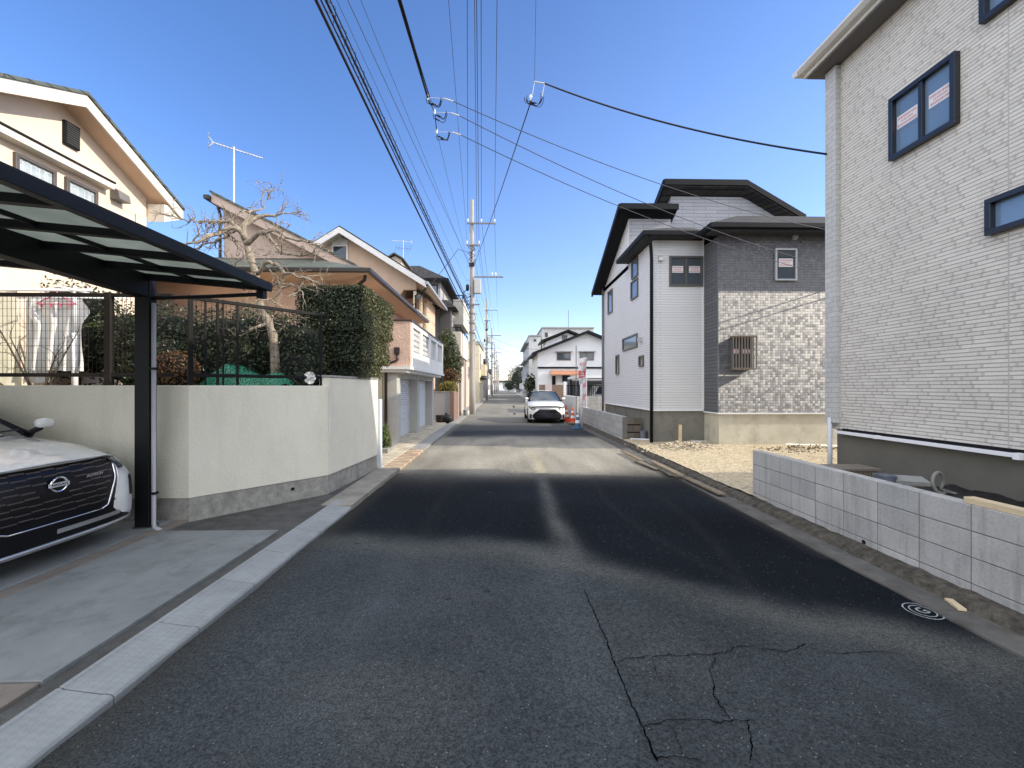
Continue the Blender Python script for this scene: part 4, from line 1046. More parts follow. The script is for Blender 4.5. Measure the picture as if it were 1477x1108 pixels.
mb = MB(); C_.patch(mb, zz(.19, .65, 16), [(z, -y) for z, y in G], G, .008, 24); mb.build('grille', PGLOSS, hb, smooth=True, local=True)
mb = MB()
for z in (.27, .32, .37, .42, .47): C_.line(mb, [(-pl(G, z) + .06, z), (pl(G, z) - .06, z)], .006, .012, 4, 6)
mb.build('grille_bars', GRDARK, hb, local=True)
eb = MB(); ex = C_.Xf(0, .64) + .012; eb.tube([(ex, .055*math.cos(2*math.pi*k/20), .64 + .036*math.sin(2*math.pi*k/20)) for k in range(21)], .006, 6, False); eb.build('emblem', CHROME, hb, local=True)
mb = MB(); C_.patch(mb, zz(.30, .40, 2), -.165, .165, .022, 2); mb.build('number_plate', M('plate_dark_cover', (.03, .035, .05), .5, .1), hb, local=True)
for sd in (1, -1):
    yl = [(.60, .60), (.66, .50), (.72, .56), (.765, .68)]; yr = [(.60, .66), (.66, .77), (.72, .80), (.765, .79)]
    if sd < 0: yl, yr = [(z, -y) for z, y in yr], [(z, -y) for z, y in yl]
    mb = MB(); C_.patch(mb, zz(.60, .765, 8), yl, yr, .010, 8); h = mb.build('headlight', LAMP, hb, smooth=True, local=True)
    mb = MB(); a, b_ = sorted((sd*.60, sd*.70)); C_.patch(mb, zz(.65, .71, 2), a, b_, .013, 4); mb.build('reflector', LAMPI, h, local=True)
    mb = MB(); a, b_ = sorted((sd*.70, sd*.80)); C_.patch(mb, zz(.22, .42, 3), a, b_, .008, 4); mb.build('fog_lamp_bezel', PLASTB, hb, local=True)
hb.location = (2.03, 18.9, 0.012); hb.rotation_euler = (0, 0, R(-90))
# ------------------------------------------------------------------ building helpers
def slab_box(mb, axis, pos, d0, d1, u0, u1, z0, z1):
    if axis == 'x': mb.box(pos + d0, pos + d1, u0, u1, z0, z1)
    else: mb.box(u0, u1, pos + d0, pos + d1, z0, z1)
CURT = M('net_curtain', (.40, .46, .50), .9, .25, 7)
STICK = M('sticker_white', (.72, .70, .70), .6, .03, 3); STICKR = M('sticker_red', (.55, .30, .34), .6, .1)
def window(root, axis, pos, out, u0, u1, z0, z1, fm=DARKFR, gm=GLASS, mull=1, fw=.05, proud=.045, sticker=False, bars=0, curtain=False, hood=False, trans=0, label=None):
    mb = MB(); o = out
    for a, b_, c, d in ((u0, u1, z0, z0+fw), (u0, u1, z1-fw, z1), (u0, u0+fw, z0+fw, z1-fw), (u1-fw, u1, z0+fw, z1-fw)):
        slab_box(mb, axis, pos, 0, o*proud, a, b_, c, d)
    for k in range(mull):
        um = u0 + (u1-u0)*(k+1)/(mull+1); slab_box(mb, axis, pos, 0, o*proud*.75, um-fw*.45, um+fw*.45, z0+fw, z1-fw)
    for k in range(trans):
        zm = z0 + (z1-z0)*(k+1)/(trans+1); slab_box(mb, axis, pos, 0, o*proud*.7, u0+fw, u1-fw, zm-.012, zm+.012)
    fr = mb.build('window', fm, root, bevel=.004 if (u1-u0) > .25 and abs(pos) < 9 else 0)
    if label: fr['label'] = label
    mb = MB(); slab_box(mb, axis, pos, -.01, o*.012, u0+fw*.8, u1-fw*.8, z0+fw*.8, z1-fw*.8); mb.build('pane', gm, fr)
    if curtain:
        mb = MB(); n = 40; vs = []
        for i in range(n+1):
            u = u0+fw + (u1-u0-2*fw)*i/n; w_ = o*(.016 + .006*math.sin(i*1.9) + .004*math.sin(i*.7))
            for z in (z0+fw, z1-fw): vs.append((pos+w_, u, z) if axis == 'x' else (u, pos+w_, z))
        mb.add(vs, [(2*i, 2*i+2, 2*i+3, 2*i+1) for i in range(n)]); mb.build('curtain', CURT, fr)
    if sticker:
        n = mull + 1
        for k in range(n):
            a = u0 + (u1-u0)*k/n; b_ = u0 + (u1-u0)*(k+1)/n; c = (a+b_)/2; hw = (b_-a)*.33; zc = z0 + (z1-z0)*.56; hh = min(hw*.6, (z1-z0)*.13)
            mb = MB(); slab_box(mb, axis, pos, o*.013, o*.0145, c-hw, c+hw, zc-hh, zc+hh); st = mb.build('notice', STICK, fr)
            mb = MB(); rg = random.Random(k+3)
            for (zz0, zz1, m0) in ((.35, .75, .9), (-.15, .12, .6), (-.75, -.4, .9)):
                u = -m0
                while u < m0 - .05:
                    l = rg.uniform(.06, .16); slab_box(mb, axis, pos, o*.0147, o*.0155, c+hw*u, c+hw*min(m0, u+l), zc+hh*zz0, zc+hh*zz1); u += l + .04
            mb.build('notice_print', STICKR, st)
    if bars:
        mb = MB()
        slab_box(mb, axis, pos, o*(proud+.01), o*.20, u0-.03, u1+.03, z1, z1+.03); slab_box(mb, axis, pos, o*(proud+.01), o*.20, u0-.03, u1+.03, z0-.03, z0)
        for k in range(bars):
            u = u0 - .02 + (u1-u0+.04)*k/(bars-1); slab_box(mb, axis, pos, o*.175, o*.195, u-.012, u+.012, z0, z1)
        mb.build('window_bars', STEELB, fr)
    if hood:
        mb = MB(); slab_box(mb, axis, pos, 0, o*.45, u0-.15, u1+.15, z1+.06, z1+.11); mb.build('window_hood', GREYP, fr)
    return fr
STEELB = M('bronze_bars', (.22, .19, .16), .4, .1, 5, metal=.4)
def chevron(ya, yr, yb, zr, s1, s2, t0, t1):      # roof slab section: ridge at yr,zr; slopes s1 (towards ya) and s2
    f = lambda y: zr - (yr - y) * s1 if y < yr else zr - (y - yr) * s2
    return [(ya, f(ya)+t1), (yr, zr+t1), (yb, f(yb)+t1), (yb, f(yb)+t0), (yr, zr+t0), (ya, f(ya)+t0)]
def hip_mb(mb, x0, x1, y0, y1, z0, tx0, tx1, ty0, ty1, z1, base=.0):
    vs = [(x0,y0,z0),(x1,y0,z0),(x1,y1,z0),(x0,y1,z0),(tx0,ty0,z1),(tx1,ty0,z1),(tx1,ty1,z1),(tx0,ty1,z1)]
    return mb.add(vs, [(3,2,1,0),(4,5,6,7),(0,1,5,4),(1,2,6,5),(2,3,7,6),(3,0,4,7)])
def gutter_ring(mb, x0, x1, y0, y1, z, h=.09, d=.10):
    mb.box(x0-d, x1+d, y0-d, y0, z-h, z); mb.box(x0-d, x1+d, y1, y1+d, z-h, z); mb.box(x0-d, x0, y0, y1, z-h, z); mb.box(x1, x1+d, y0, y1, z-h, z)
def downpipe(root, pts, mat, r=.035, name='downpipe'):
    return MB().tube(pts, r, 10).build(name, mat, root, smooth=True)

# ------------------------------------------------------------------ cream gabled house (left, near)
ha = thing('gabled_house', 'cream rendered house with a wide gable, louvred vent and curtained windows behind the carport', 'house', (-9.5, 6.5, 1.42))
ZR, SL = 6.36, .49
f = lambda y: ZR - abs(6.9 - y) * SL
MB().prism([(3.0, 1.40), (3.0, f(3.0)-.16), (6.9, ZR-.16), (8.5, f(8.5)-.16), (8.5, 1.40)], 'x', -13, -7.08).build('wall', CREAM, ha)
MB().prism(chevron(2.7, 6.9, 8.95, ZR, SL, SL, 0, .05), 'x', -13.4, -6.66).build('roof', ROOFG, ha)
MB().prism(chevron(2.72, 6.9, 8.93, ZR, SL, SL, -.16, -.003), 'x', -13.3, -6.73).build('soffit', SOFFIT, ha)
MB().prism(chevron(2.71, 6.9, 8.94, ZR, SL, SL, -.20, -.002), 'x', -6.727, -6.69).build('bargeboard', FASCIA, ha)
MB().prism([(8.51, 4.95), (8.51, 5.3), (8.93, 5.36), (8.93, 5.16)], 'x', -7.07, -6.74).build('boxed_eave_end', FASCIA, ha)
for a, b_ in ((5.45, 6.0), (6.22, 6.78), (6.93, 7.46)):
    window(ha, 'x', -7.08, 1, a, b_, 4.28, 5.06, M('bronze_frame', (.10, .085, .075), .4, .1), GLASSW, 0, .05, .05, curtain=True)
MB().box(-7.08, -6.90, 4.0, 7.62, 5.17, 5.27).build('window_ledge', FASCIA, ha)
MB().box(-7.08, -6.88, 3.99, 7.63, 5.272, 5.30).build('ledge_flashing', TRIMD, ha)
mb = MB(); mb.box(-7.08, -7.03, 6.90, 7.14, 5.58, 5.96); vt = mb.build('gable_vent', TRIMD, ha)
mb = MB()
for k in range(9): mb.box(-7.03, -7.015, 6.92, 7.12, 5.605 + .038*k, 5.623 + .038*k)
mb.build('louvre', M('louvre_grey', (.06, .06, .06), .5), vt)
MB().prism([(-7.08, 5.06), (-7.08, 5.30), (-6.93, 5.20), (-6.90, 5.06)], 'y', 7.72, 7.95).build('hooded_vent', M('grey_vent', (.17, .16, .15), .5, .1), ha)
MB().tube([(-7.06, 8.25, 4.75), (-7.06, 8.25, 5.0)], .015, 6).build('bracket', FASCIA, ha)
mb = MB(); mb.box(-13, -8.4, 8.51, 10.3, 1.4, 5.0); mb.build('rear_wing', M('pale_yellow_render', (.78, .70, .50), .9, .05), ha)
hip_mb(MB(), -13.2, -8.2, 8.52, 10.5, 5.0, -12, -9, 8.52, 9.3, 5.5).build('rear_roof', ROOFG, ha)

# ------------------------------------------------------------------ salmon house over the double garage
hbz = thing('garage_house', 'salmon stuccoed house over a double garage with a glazed balcony and deep peach eaves', 'house', (-6, 14, 0))
MB().box(-12, -4.1, 11.3, 18.3, 1.4, 4.47).build('wall', PINK, hbz)
GAR = M('garage_stucco', (.50, .49, .46), .9, .08, 2, 1.0, 38, grime=.2, bd=.03)
GARC = M('cream_side_wall', (.66, .62, .50), .9, .06, 2, .5, 60, grime=.2)
MB().box(-9, -3.42, 12.0, 18.3, -.05, 2.08).build('garage_core', GARC, hbz)
for a, b_ in ((11.98, 12.42), (14.86, 15.22), (17.95, 18.32)):
    MB().box(-3.40, -3.0, a, b_, -.02, 2.08).build('garage_pier', GAR, hbz, bevel=.01)
MB().box(-3.40, -3.02, 12.42, 17.95, 1.92, 2.08).build('lintel', GAR, hbz)
SHUT = M('white_shutter', (.70, .72, .74), .45, .05, 2)
for a, b_ in ((12.42, 14.86), (15.22, 17.95)):
    mb = MB(); z = .06
    while z < 1.90:
        mb.prism([(-3.32, z), (-3.285, z + .01), (-3.285, z + .05), (-3.32, z + .062)], 'y', a, b_); z += .07
    mb.box(-3.40, -3.32, a, b_, .03, 1.92); mb.build('roller_shutter', SHUT, hbz)
mb = MB(); mb.box(-9, -2.58, 11.78, 18.6, 2.16, 2.24); mb.box(-9, -2.70, 11.85, 18.5, 2.08, 2.16); mb.build('cornice', M('white_moulding', (.72, .72, .70), .7, .05, 2, grime=.2), hbz)
WP = M('balcony_white', (.78, .76, .71), .8, .05, 2, .3, 90, grime=.12)
PSTU = M('pink_rough_stucco', (.62, .45, .36), .95, .1, 3, 1.0, 26, grime=.15, bd=.04)
MB().box(-4.8, -2.62, 11.95, 12.10, 2.24, 3.53).build('balcony_end', PSTU, hbz)
mb = MB(); mb.box(-2.74, -2.60, 12.102, 18.4, 2.24, 2.68); mb.box(-2.74, -2.60, 12.102, 18.4, 3.40, 3.53)
for a, b_ in ((12.102, 12.28), (13.42, 13.72), (15.0, 15.35), (16.55, 16.85), (18.1, 18.4)): mb.box(-2.74, -2.60, a, b_, 2.68, 3.40)
mb.build('balcony_front', WP, hbz, bevel=.008)
MB().box(-4.85, -2.57, 11.92, 18.45, 3.53, 3.575).build('balcony_rail', DARKB, hbz, bevel=.006)
BLK = siding('lattice_block', (.72, .71, .68), (.66, .66, .63), (.30, .30, .30), .17, .17, .03, 1.0, .8, 0, axis='x', bd=.03)
for a, b_ in ((12.28, 13.42), (13.72, 15.0)): MB().box(-2.72, -2.66, a, b_, 2.68, 3.40).build('lattice_panel', BLK, hbz)
for a, b_ in ((15.35, 16.55), (16.85, 18.1)):
    fr = MB().box(-2.72, -2.68, a, b_, 2.68, 3.40).build('balcony_glazing', glass('obscured_glass', (.42, .44, .44), .3, .5), hbz)
MB().box(-4.5, -2.76, 12.12, 18.3, 2.25, 2.6).build('balcony_floor', CONC, hbz)
downpipe(hbz, [(-3.3, 11.93, .05), (-3.3, 11.93, 2.3), (-3.05, 11.9, 2.38), (-2.98, 11.9, 2.42), (-2.98, 11.9, 2.6)], DARKB, .04)
MB().box(-3.05, -2.91, 11.84, 11.945, 2.6, 2.78).build('rain_head', DARKB, hbz)
hip_mb(MB(), -12.4, -3.3, 10.45, 18.6, 4.60, -11, -5.6, 12.1, 17.5, 5.35).build('lower_roof', ROOFG, hbz)
hip_mb(MB(), -12.35, -3.36, 10.5, 18.55, 4.47, -12.35, -3.36, 10.5, 18.55, 4.595).build('soffit', SOFFIT, hbz)
mb = MB(); gutter_ring(mb, -12.4, -3.34, 10.48, 18.58, 4.60, .10, .09); mb.build('gutter', DARKB, hbz, bevel=.01)
downpipe(hbz, [(-3.45, 10.62, 4.50), (-3.5, 10.75, 4.40), (-4.02, 11.24, 4.22), (-4.05, 11.25, 4.1), (-4.05, 11.25, 1.4)], DARKB, .045)
PKG = M('grey_pink_render', (.60, .46, .385), .9, .06, 1.5, .4, 80, grime=.1)
q = [(-7.85, 4.8), (-7.85, 6.76), (-4.55, 5.10), (-4.55, 4.8)]
MB().prism(q, 'y', 12.0, 17.4).build('upper_wall', PKG, hbz)
sl_ = 1.74/3.45
def shed(x, t): return 6.80 - (x + 7.85)*sl_ + t
MB().prism([(-7.95, shed(-7.95, .10)), (-7.95, shed(-7.95, .16)), (-4.0, shed(-4.0, .16)), (-4.0, shed(-4.0, .10))], 'y', 11.55, 17.6).build('upper_roof', ROOFG, hbz)
MB().prism([(-7.93, shed(-7.93, -.14)), (-7.93, shed(-7.93, .098)), (-4.05, shed(-4.05, .098)), (-4.05, shed(-4.05, -.14))], 'y', 11.60, 11.72).build('bargeboard', PKG, hbz)
MB().prism([(-7.91, shed(-7.91, .02)), (-7.91, shed(-7.91, .097)), (-4.07, shed(-4.07, .097)), (-4.07, shed(-4.07, .02))], 'y', 11.722, 17.5).build('upper_soffit', SOFFIT, hbz)
mb = MB(); mb.box(-8.08, -7.94, 11.5, 17.6, 6.76, 6.86); mb.tube([(-7.97, 11.9, 6.76), (-7.92, 11.94, 6.5), (-7.92, 11.94, 5.1)], .04, 8); mb.build('upper_gutter', DARKB, hbz)

def antenna(name, label, base, h, s, rz, vhf=False):
    t = thing(name, label, 'antenna', base)
    MB().tube([base, (base[0], base[1], base[2]+h)], .022*s, 8).build('mast', ALU, t)
    mb = MB(); top = Vector((base[0], base[1], base[2]+h*.96)); d = Vector((math.cos(rz), math.sin(rz), -.06)).normalized(); p = Vector((-d.y, d.x, 0)).normalized()
    mb.tube([top - d*.55*s, top + d*.75*s], .018*s, 6)
    for k in range(15):
        c = top + d*(-.45 + k*.083)*s; l = (.17 - .004*k)*s; mb.tube([c - p*l, c + p*l], .0055*s, 4)
    for dz in (-.14, .14): mb.tube([top - d*.5*s, top - d*.62*s + Vector((0, 0, dz*s))], .009*s, 5); mb.tube([top - d*.62*s + Vector((0, 0, dz*s)) - p*.2*s, top - d*.62*s + Vector((0, 0, dz*s)) + p*.2*s], .009*s, 5)
    mb.build('yagi_array', ALU, t)
    if vhf:
        mb = MB(); c = top - Vector((0, 0, .45*s)); mb.tube([c - d*.5*s, c + d*.5*s], .012*s, 5)
        for k in range(6): q_ = c + d*(-.45+k*.18)*s; mb.tube([q_ - p*.7*s, q_ + p*.7*s], .008*s, 4)
        mb.build('vhf_array', STEEL, t)
    return t
antenna('tv_antenna', 'bright TV aerial on a tall mast above the peak of the salmon garage house', (-7.7, 12.2, 6.8), 1.75, .95, R(33))

# ------------------------------------------------------------------ next gabled house with the open corner balcony
hc = thing('gabled_house', 'peach gabled house with grey verge boards and an open posted balcony beyond the garage', 'house', (-7, 21, 0))
PK2 = M('peach_render', (.62, .45, .34), .9, .06, 1.5, .3, 60, grime=.1)
xr, zr_, s_ = -7.0, 8.55, .625
fz = lambda x: zr_ - abs(x - xr)*s_
MB().prism([(-10.2, 0), (-10.2, fz(-10.2)-.2), (xr, zr_-.2), (-5.0, fz(-5.0)-.2), (-5.0, 0)], 'y', 18.75, 24).build('wall', PK2, hc)
MB().prism([(-4.998, 5.2), (-4.998, fz(-4.998)-.2), (-3.85, fz(-3.85)-.2), (-3.85, 6.0), (-4.4, 6.0)], 'y', 18.752, 18.9).build('gable_spandrel', PK2, hc)
MB().box(-4.998, -3.85, 21.6, 24, 0, 6.2).build('rear_bay', PK2, hc)
MB().box(-4.998, -3.9, 18.8, 21.598, 0, 3.9).build('ground_floor', PK2, hc)
MB().prism(chevron(-10.8, xr, -3.3, zr_, s_, s_, -.02, .05), 'y', 18.15, 24.5).build('roof', ROOFD, hc)
MB().prism(chevron(-10.75, xr, -3.35, zr_, s_, s_, -.16, -.023), 'y', 18.2, 24.4).build('soffit', M('soffit_grey', (.55, .50, .45), .8), hc)
MB().prism(chevron(-10.8, xr, -3.3, zr_, s_, s_, -.28, -.021), 'y', 18.10, 18.197).build('bargeboard', M('verge_grey_white', (.62, .61, .62), .6, .05), hc)
mb = MB(); mb.box(-3.32, -3.20, 18.1, 24.5, fz(-3.3)-.14, fz(-3.3)-.02); mb.build('gutter', GREYP, hc)
downpipe(hc, [(-3.26, 18.2, fz(-3.3)-.12), (-3.4, 18.4, fz(-3.3)-.32), (-3.86, 18.72, fz(-3.3)-.5), (-3.86, 18.72, 3.0)], DARKB, .04)
POST = M('cream_post', (.78, .70, .52), .6, .05)
for y_ in (18.86, 20.2, 21.5):
    MB().box(-3.98, -3.86, y_-.06, y_+.06, 3.9, 5.95).build('balcony_post', POST, hc)
mb = MB(); mb.box(-3.96, -3.88, 18.92, 21.44, 4.85, 4.92); mb.box(-3.96, -3.88, 18.92, 21.44, 5.15, 5.21); mb.build('balcony_handrail', POST, hc)
MB().box(-3.99, -3.82, 18.78, 21.6, 3.9, 4.45).build('balcony_parapet', CREAM, hc)
window(hc, 'y', 18.75, -1, -7.55, -6.85, 7.25, 7.95, WHITEP, GLASS, 0, .06, .05)
MB().prism([(-7.55, 7.952), (-7.55, 8.15), (-7.2, 8.32), (-6.85, 8.15), (-6.85, 7.952)], 'y', 18.70, 18.748).build('gable_panel', M('pale_panel', (.60, .60, .58), .6), hc)
MB().prism([(-5.5, 7.4), (-5.5, 7.85), (-5.2, 8.02), (-4.9, 7.85), (-4.9, 7.2)], 'y', 20.4, 22).build('dormer', CREAM, hc)
MB().prism(chevron(-5.65, -5.2, -4.75, 8.08, .6, .6, -.02, .05), 'y', 20.2, 22.2).build('dormer_roof', ROOFG, hc)
antenna('tv_antenna', 'small many-armed TV aerial standing on the roof behind the cream dormer', (-5.3, 22.5, 8.0), 1.5, .8, R(200), True)

# ------------------------------------------------------------------ dark-roofed house with two stacked balconies
hd = thing('balcony_house', 'grey house with a dark hipped roof and two stacked cream balconies over the road', 'house', (-4.5, 27, 0))
GW = M('grey_render', (.40, .40, .41), .9, .06, 1.5, grime=.1); DGW = M('charcoal_cladding', (.10, .10, .105), .8, .1, 2)
MB().box(-9, -3.7, 25, 33, 0, 8.0).build('wall', GW, hd)
hip_mb(MB(), -9.5, -3.2, 24.5, 33.5, 8.0, -7.5, -5.2, 26.5, 31, 9.3).build('roof', ROOFD, hd)
mb = MB(); gutter_ring(mb, -9.5, -3.25, 24.55, 33.45, 8.02, .16, .1); mb.build('eave', TRIMD, hd)
MB().box(-3.698, -3.05, 24.8, 31, 0, 6.3).build('stair_bay', DGW, hd)
hip_mb(MB(), -4.2, -2.7, 24.3, 31.3, 6.3, -4.0, -3.3, 25.0, 30.5, 6.85).build('bay_roof', ROOFD, hd)
window(hd, 'y', 25, -1, -4.7, -3.85, 6.75, 7.75, TRIMD, GLASSB, 0, .06)
window(hd, 'x', -3.05, 1, 25.4, 26.2, 4.3, 6.0, WHITEP, GLASS, 0, .06)
BAL = M('balcony_cream_grey', (.55, .52, .46), .9, .06, 2, .3, 60, grime=.25, streak=True)
for z0_, z1_, xo in ((5.55, 7.1, -2.45), (3.55, 5.0, -2.5)):
    mb = MB(); y0_ = 26.0 if z0_ > 5 else 25.2
    mb.box(-3.049, xo, y0_, y0_+.12, z0_, z1_); mb.box(xo-.12, xo, y0_+.121, 30.5, z0_, z1_); mb.box(-3.049, xo-.121, y0_+.121, 30.5, z0_, z0_+.15)
    bl = mb.build('balcony', BAL, hd)
    mb = MB(); mb.box(-3.04, xo, y0_, y0_+.05, z1_+.22, z1_+.27); mb.box(xo-.05, xo, y0_+.051, 30.5, z1_+.22, z1_+.27)
    for k in range(5): mb.box(xo-.045, xo-.005, y0_+.1+1.25*k, y0_+.14+1.25*k, z1_, z1_+.22)
    for k in range(3): mb.box(-3.0+.25*k, -2.97+.25*k, y0_+.01, y0_+.045, z1_, z1_+.22)
    mb.build('balcony_railing', TRIMD, bl)

# ------------------------------------------------------------------ gates and walls between those houses and the road
gt = thing('gate_screen', 'grey panel gate and low wall with a brick end beside the garage', 'gate', (-2.8, 20, 0))
MB().box(-3.6, -2.48, 19.9, 20.0, .05, 1.42).build('panel', M('grey_gate_panel', (.34, .345, .36), .6, .06, 2), gt)
MB().box(-3.6, -2.46, 19.88, 20.02, 1.42, 1.47).build('capping', CONC, gt)
MB().box(-2.478, -2.30, 19.86, 22.0, 0, 1.47).build('brick_end', siding('red_brick', (.24, .11, .075), (.28, .14, .09), (.25, .23, .20), .21, .07, .012, .5, .9), gt)
tag(MB().lathe([(.18, .05), (.22, .12), (.24, .36), (.22, .38), (.05, .34)], 14, (-2.85, 19.4, 0)).build('plant_pot', RUBBER, loc=(-2.85, 19.4, 0)), 'squat black plant pot at the foot of the grey gate', 'pot')
tb = thing('bin_bag', 'black sagging rubbish bag lying against the grey gate', 'bag', (-2.6, 19.4, 0.05))
mb = MB(); blob_core(mb, (-2.58, 19.4, .2), (.30, .22, .20), 2.4, 1.0, 14, 10)
for i in range(len(mb.v)): v_ = Vector(mb.v[i]); mb.v[i] = tuple(v_ + Vector((n2(v_.x*8, v_.z*8), n2(v_.y*8, v_.z*8, 1, 4), n2(v_.x*8, v_.y*8, 1, 8))) * .05)
mb.tube([(-2.58, 19.4, .36), (-2.6, 19.36, .46)], [.04, .07], 8); mb.build('bag', RUBBER, tb, smooth=True)
tag(MB().box(-3.25, -3.1, 19.3, 19.42, .05, .14).build('white_brick', WHITEP, loc=(-3.2, 19.4, 0)), 'small white block on the paving by the last garage pier', 'block')
gp2 = thing('gate_wall', 'pinkish stucco gate wall with a dark narrow door just before the first utility pole', 'wall', (-2.4, 23.5, 0))
PW = M('pink_grey_stucco', (.50, .42, .37), .9, .06, 2, .5, 60, grime=.2)
MB().box(-2.6, -2.38, 24.3, 26.5, 0, 2.9).build('wall', PW, gp2)
MB().box(-3.5, -2.40, 26.5, 26.7, 0, 3.4).build('wall', PW, gp2)
MB().box(-2.62, -2.36, 23.1, 24.3, 2.02, 2.2).build('lintel', siding('brick_lintel', (.36, .20, .14), (.40, .22, .15), (.3, .28, .25), .2, .07, .01, .5), gp2)
MB().box(-2.58, -2.40, 22.95, 23.1, 0, 2.2).build('gate_post', CREAM, gp2)
MB().box(-2.54, -2.48, 23.1, 24.3, .05, 2.02).build('door', M('dark_door', (.03, .026, .022), .5, .1), gp2)
rng = random.Random(44)
shrub('street_tree', 'mixed green tree with rusty lower leaves rising behind the brick-ended gate', 'tree',
      [((-2.8, 22.0, 3.3), (.55, .7, 1.0)), ((-2.55, 21.8, 2.6), (.42, .6, .8)), ((-2.95, 22.4, 4.1), (.45, .5, .6))], LMID, .13, 1100, p=2, seed=13, gz=.05, nz=.35, core=.6)
shrub('street_tree', 'rust-leaved bush in the middle of the planting behind the brick-ended gate', 'bush',
      [((-2.62, 21.4, 2.25), (.36, .5, .38))], LORG, .10, 2300, p=2, seed=15, gz=.05, nz=.35, core=.6)
shrub('yellow_shrub', 'bright yellow-green shrub spilling over the top of the brick-ended gate', 'shrub',
      [((-2.75, 20.7, 1.62), (.45, .45, .34)), ((-2.5, 21.1, 1.6), (.25, .4, .28))], LYEL, .09, 2600, p=2, seed=17, gz=.05, nz=.35, core=.6)
for i, (x, y_, l) in enumerate(((-2.12, 24.2, 'pale rounded planter pot nearest the dark narrow door'), (-2.12, 24.9, 'small white pot next to the foot of the first utility pole'))):
    tag(MB().lathe([(.10, .05), (.14, .10), (.15, .36-.1*i), (.10, .38-.1*i), (.04, .3)], 12, (x, y_, 0)).build('plant_pot', WHITEP if i else CONC, loc=(x, y_, 0)), l, 'pot')
# farther houses on the left
def plain_house(name, label, x0, x1, y0, y1, ze, zr, wallm, roofm, axis='y', wins=(), flat=False, group=None, ov=.4):
    t = thing(name, label, 'house', ((x0+x1)/2, (y0+y1)/2, 0), group)
    if flat:
        MB().box(x0, x1, y0, y1, 0, ze).build('wall', wallm, t); MB().box(x0-.1, x1+.1, y0-.1, y1+.1, ze, ze+.3).build('parapet', roofm, t)
    else:
        c = (x0+x1)/2 if axis == 'y' else (y0+y1)/2; h = (x1-x0)/2 if axis == 'y' else (y1-y0)/2; s = (zr-ze)/h
        a, b_ = (x0, x1) if axis == 'y' else (y0, y1); p, q = (y0, y1) if axis == 'y' else (x0, x1)
        MB().prism([(a, 0), (a, ze), (c, zr), (b_, ze), (b_, 0)], axis, p, q).build('wall', wallm, t)
        MB().prism(chevron(a-ov, c, b_+ov, zr, s, s, .01, .16), axis, p-ov, q+ov).build('roof', roofm, t)
    for (ax, pos, o, u0, u1, z0, z1) in wins: window(t, ax, pos, o, u0, u1, z0, z1, GREYP, GLASS, 1, .07, .06)
    return t
BEI = M('beige_render', (.52, .44, .36), .9, .06, 1, grime=.15, streak=True); CRM2 = M('cream_wall_far', (.66, .58, .42), .9, .06, 1, grime=.15)
plain_house('beige_house', 'plain beige flat-topped house just behind the first utility pole', -7, -2.9, 33.5, 42, 4.0, 0, BEI, CONC, flat=True, wins=[('x', -2.9, 1, 35, 36.5, 2.4, 3.4)])
he = plain_house('flat_roof_house', 'cream two-storey flat-roofed house with a balcony between the first and second poles', -8, -2.5, 45, 54, 6.3, 0, CRM2, M('grey_green_parapet', (.34, .36, .34), .8), flat=True, wins=[('x', -2.5, 1, 46, 47.4, 3.6, 5.4), ('y', 45, -1, -4.2, -3.2, 3.8, 5)])
MB().box(-2.5, -1.95, 48, 52.5, 3.0, 4.3).build('balcony', CRM2, he)
MB().box(-2.5, -2.0, 46, 53, 2.6, 2.75).build('canopy', TRIMD, he)
# ------------------------------------------------------------------ right side: block walls
def yX(px, X): return X / math.tan(YAW + math.atan((px - 738.5) / FPX))
def zX(px, py, X): return wz(px, py, yX(px, X))
BLM = [siding('concrete_block_%d' % i, c, sc(c, 1.05), sc(c, .9), 9, 9, 0.0001, .6, .9, patchy=.3, streak=.42) for i, c in enumerate(((.50, .495, .48), (.455, .455, .445), (.54, .535, .515)))]
MORT = M('mortar_dark', (.17, .165, .155), .95, .2, 9)
def block_wall(name, label, x, th, y0, y1, ztop, zbot, L, H, seed, mats, y_ref=None):
    t = thing(name, label, 'wall', (x, y1, 0)); rng = random.Random(seed); mb = MB(); g_ = .004
    z = ztop
    while z > zbot + .01:
        zb = max(zbot, z - H); y = y1; first = True
        while y > y0 + .01:
            ya = max(y0, y - L); mb.mi(rng.randint(0, len(mats)-1)).box(x + rng.uniform(0, .001), x + th, ya + g_, y - (g_ if not first else 0), zb + g_, z - (g_ if z < ztop else 0)); y = ya; first = False
        z = zb
    mb.build('blocks', mats, t, bevel=.004)
    MB().box(x + .006, x + th - .006, y0, y1 - .004, zbot, ztop - .008).build('mortar', MORT, t)
    return t
bw = block_wall('block_wall', 'grey concrete block wall along the road in front of the textured beige house', 3.58, .12, -4.07, 5.93, .752, .03, .4, .2, 3, BLM)
y_ = yX(1246, 3.58); z_ = zX(1246, 782, 3.58)
MB().tube([(3.60, y_, z_), (3.5765, y_, z_)], .022, 14).build('weep_hole', MATS['hole_black'], bw)
BLW = [siding('pale_block_%d' % i, c, sc(c, 1.05), sc(c, .9), 9, 9, .0001, .4, .9, patchy=.15) for i, c in enumerate(((.48, .48, .47), (.43, .43, .425)))]
bw2 = block_wall('block_wall', 'paler low block wall running beside the grey and white house up to the flag pole', 3.57, .15, 12.45, 19.6, .78, .02, .4, .2, 4, BLW)
BLB = [siding('brown_block_%d' % i, c, sc(c, 1.1), sc(c, .8), 9, 9, .0001, .4, .9, patchy=.2) for i, c in enumerate(((.17, .14, .12), (.14, .12, .10)))]
bw3 = thing('block_wall', 'short brown stepped block return at the near end of the paler block wall', 'wall', (3.9, 12.5, 0))
mb = MB()
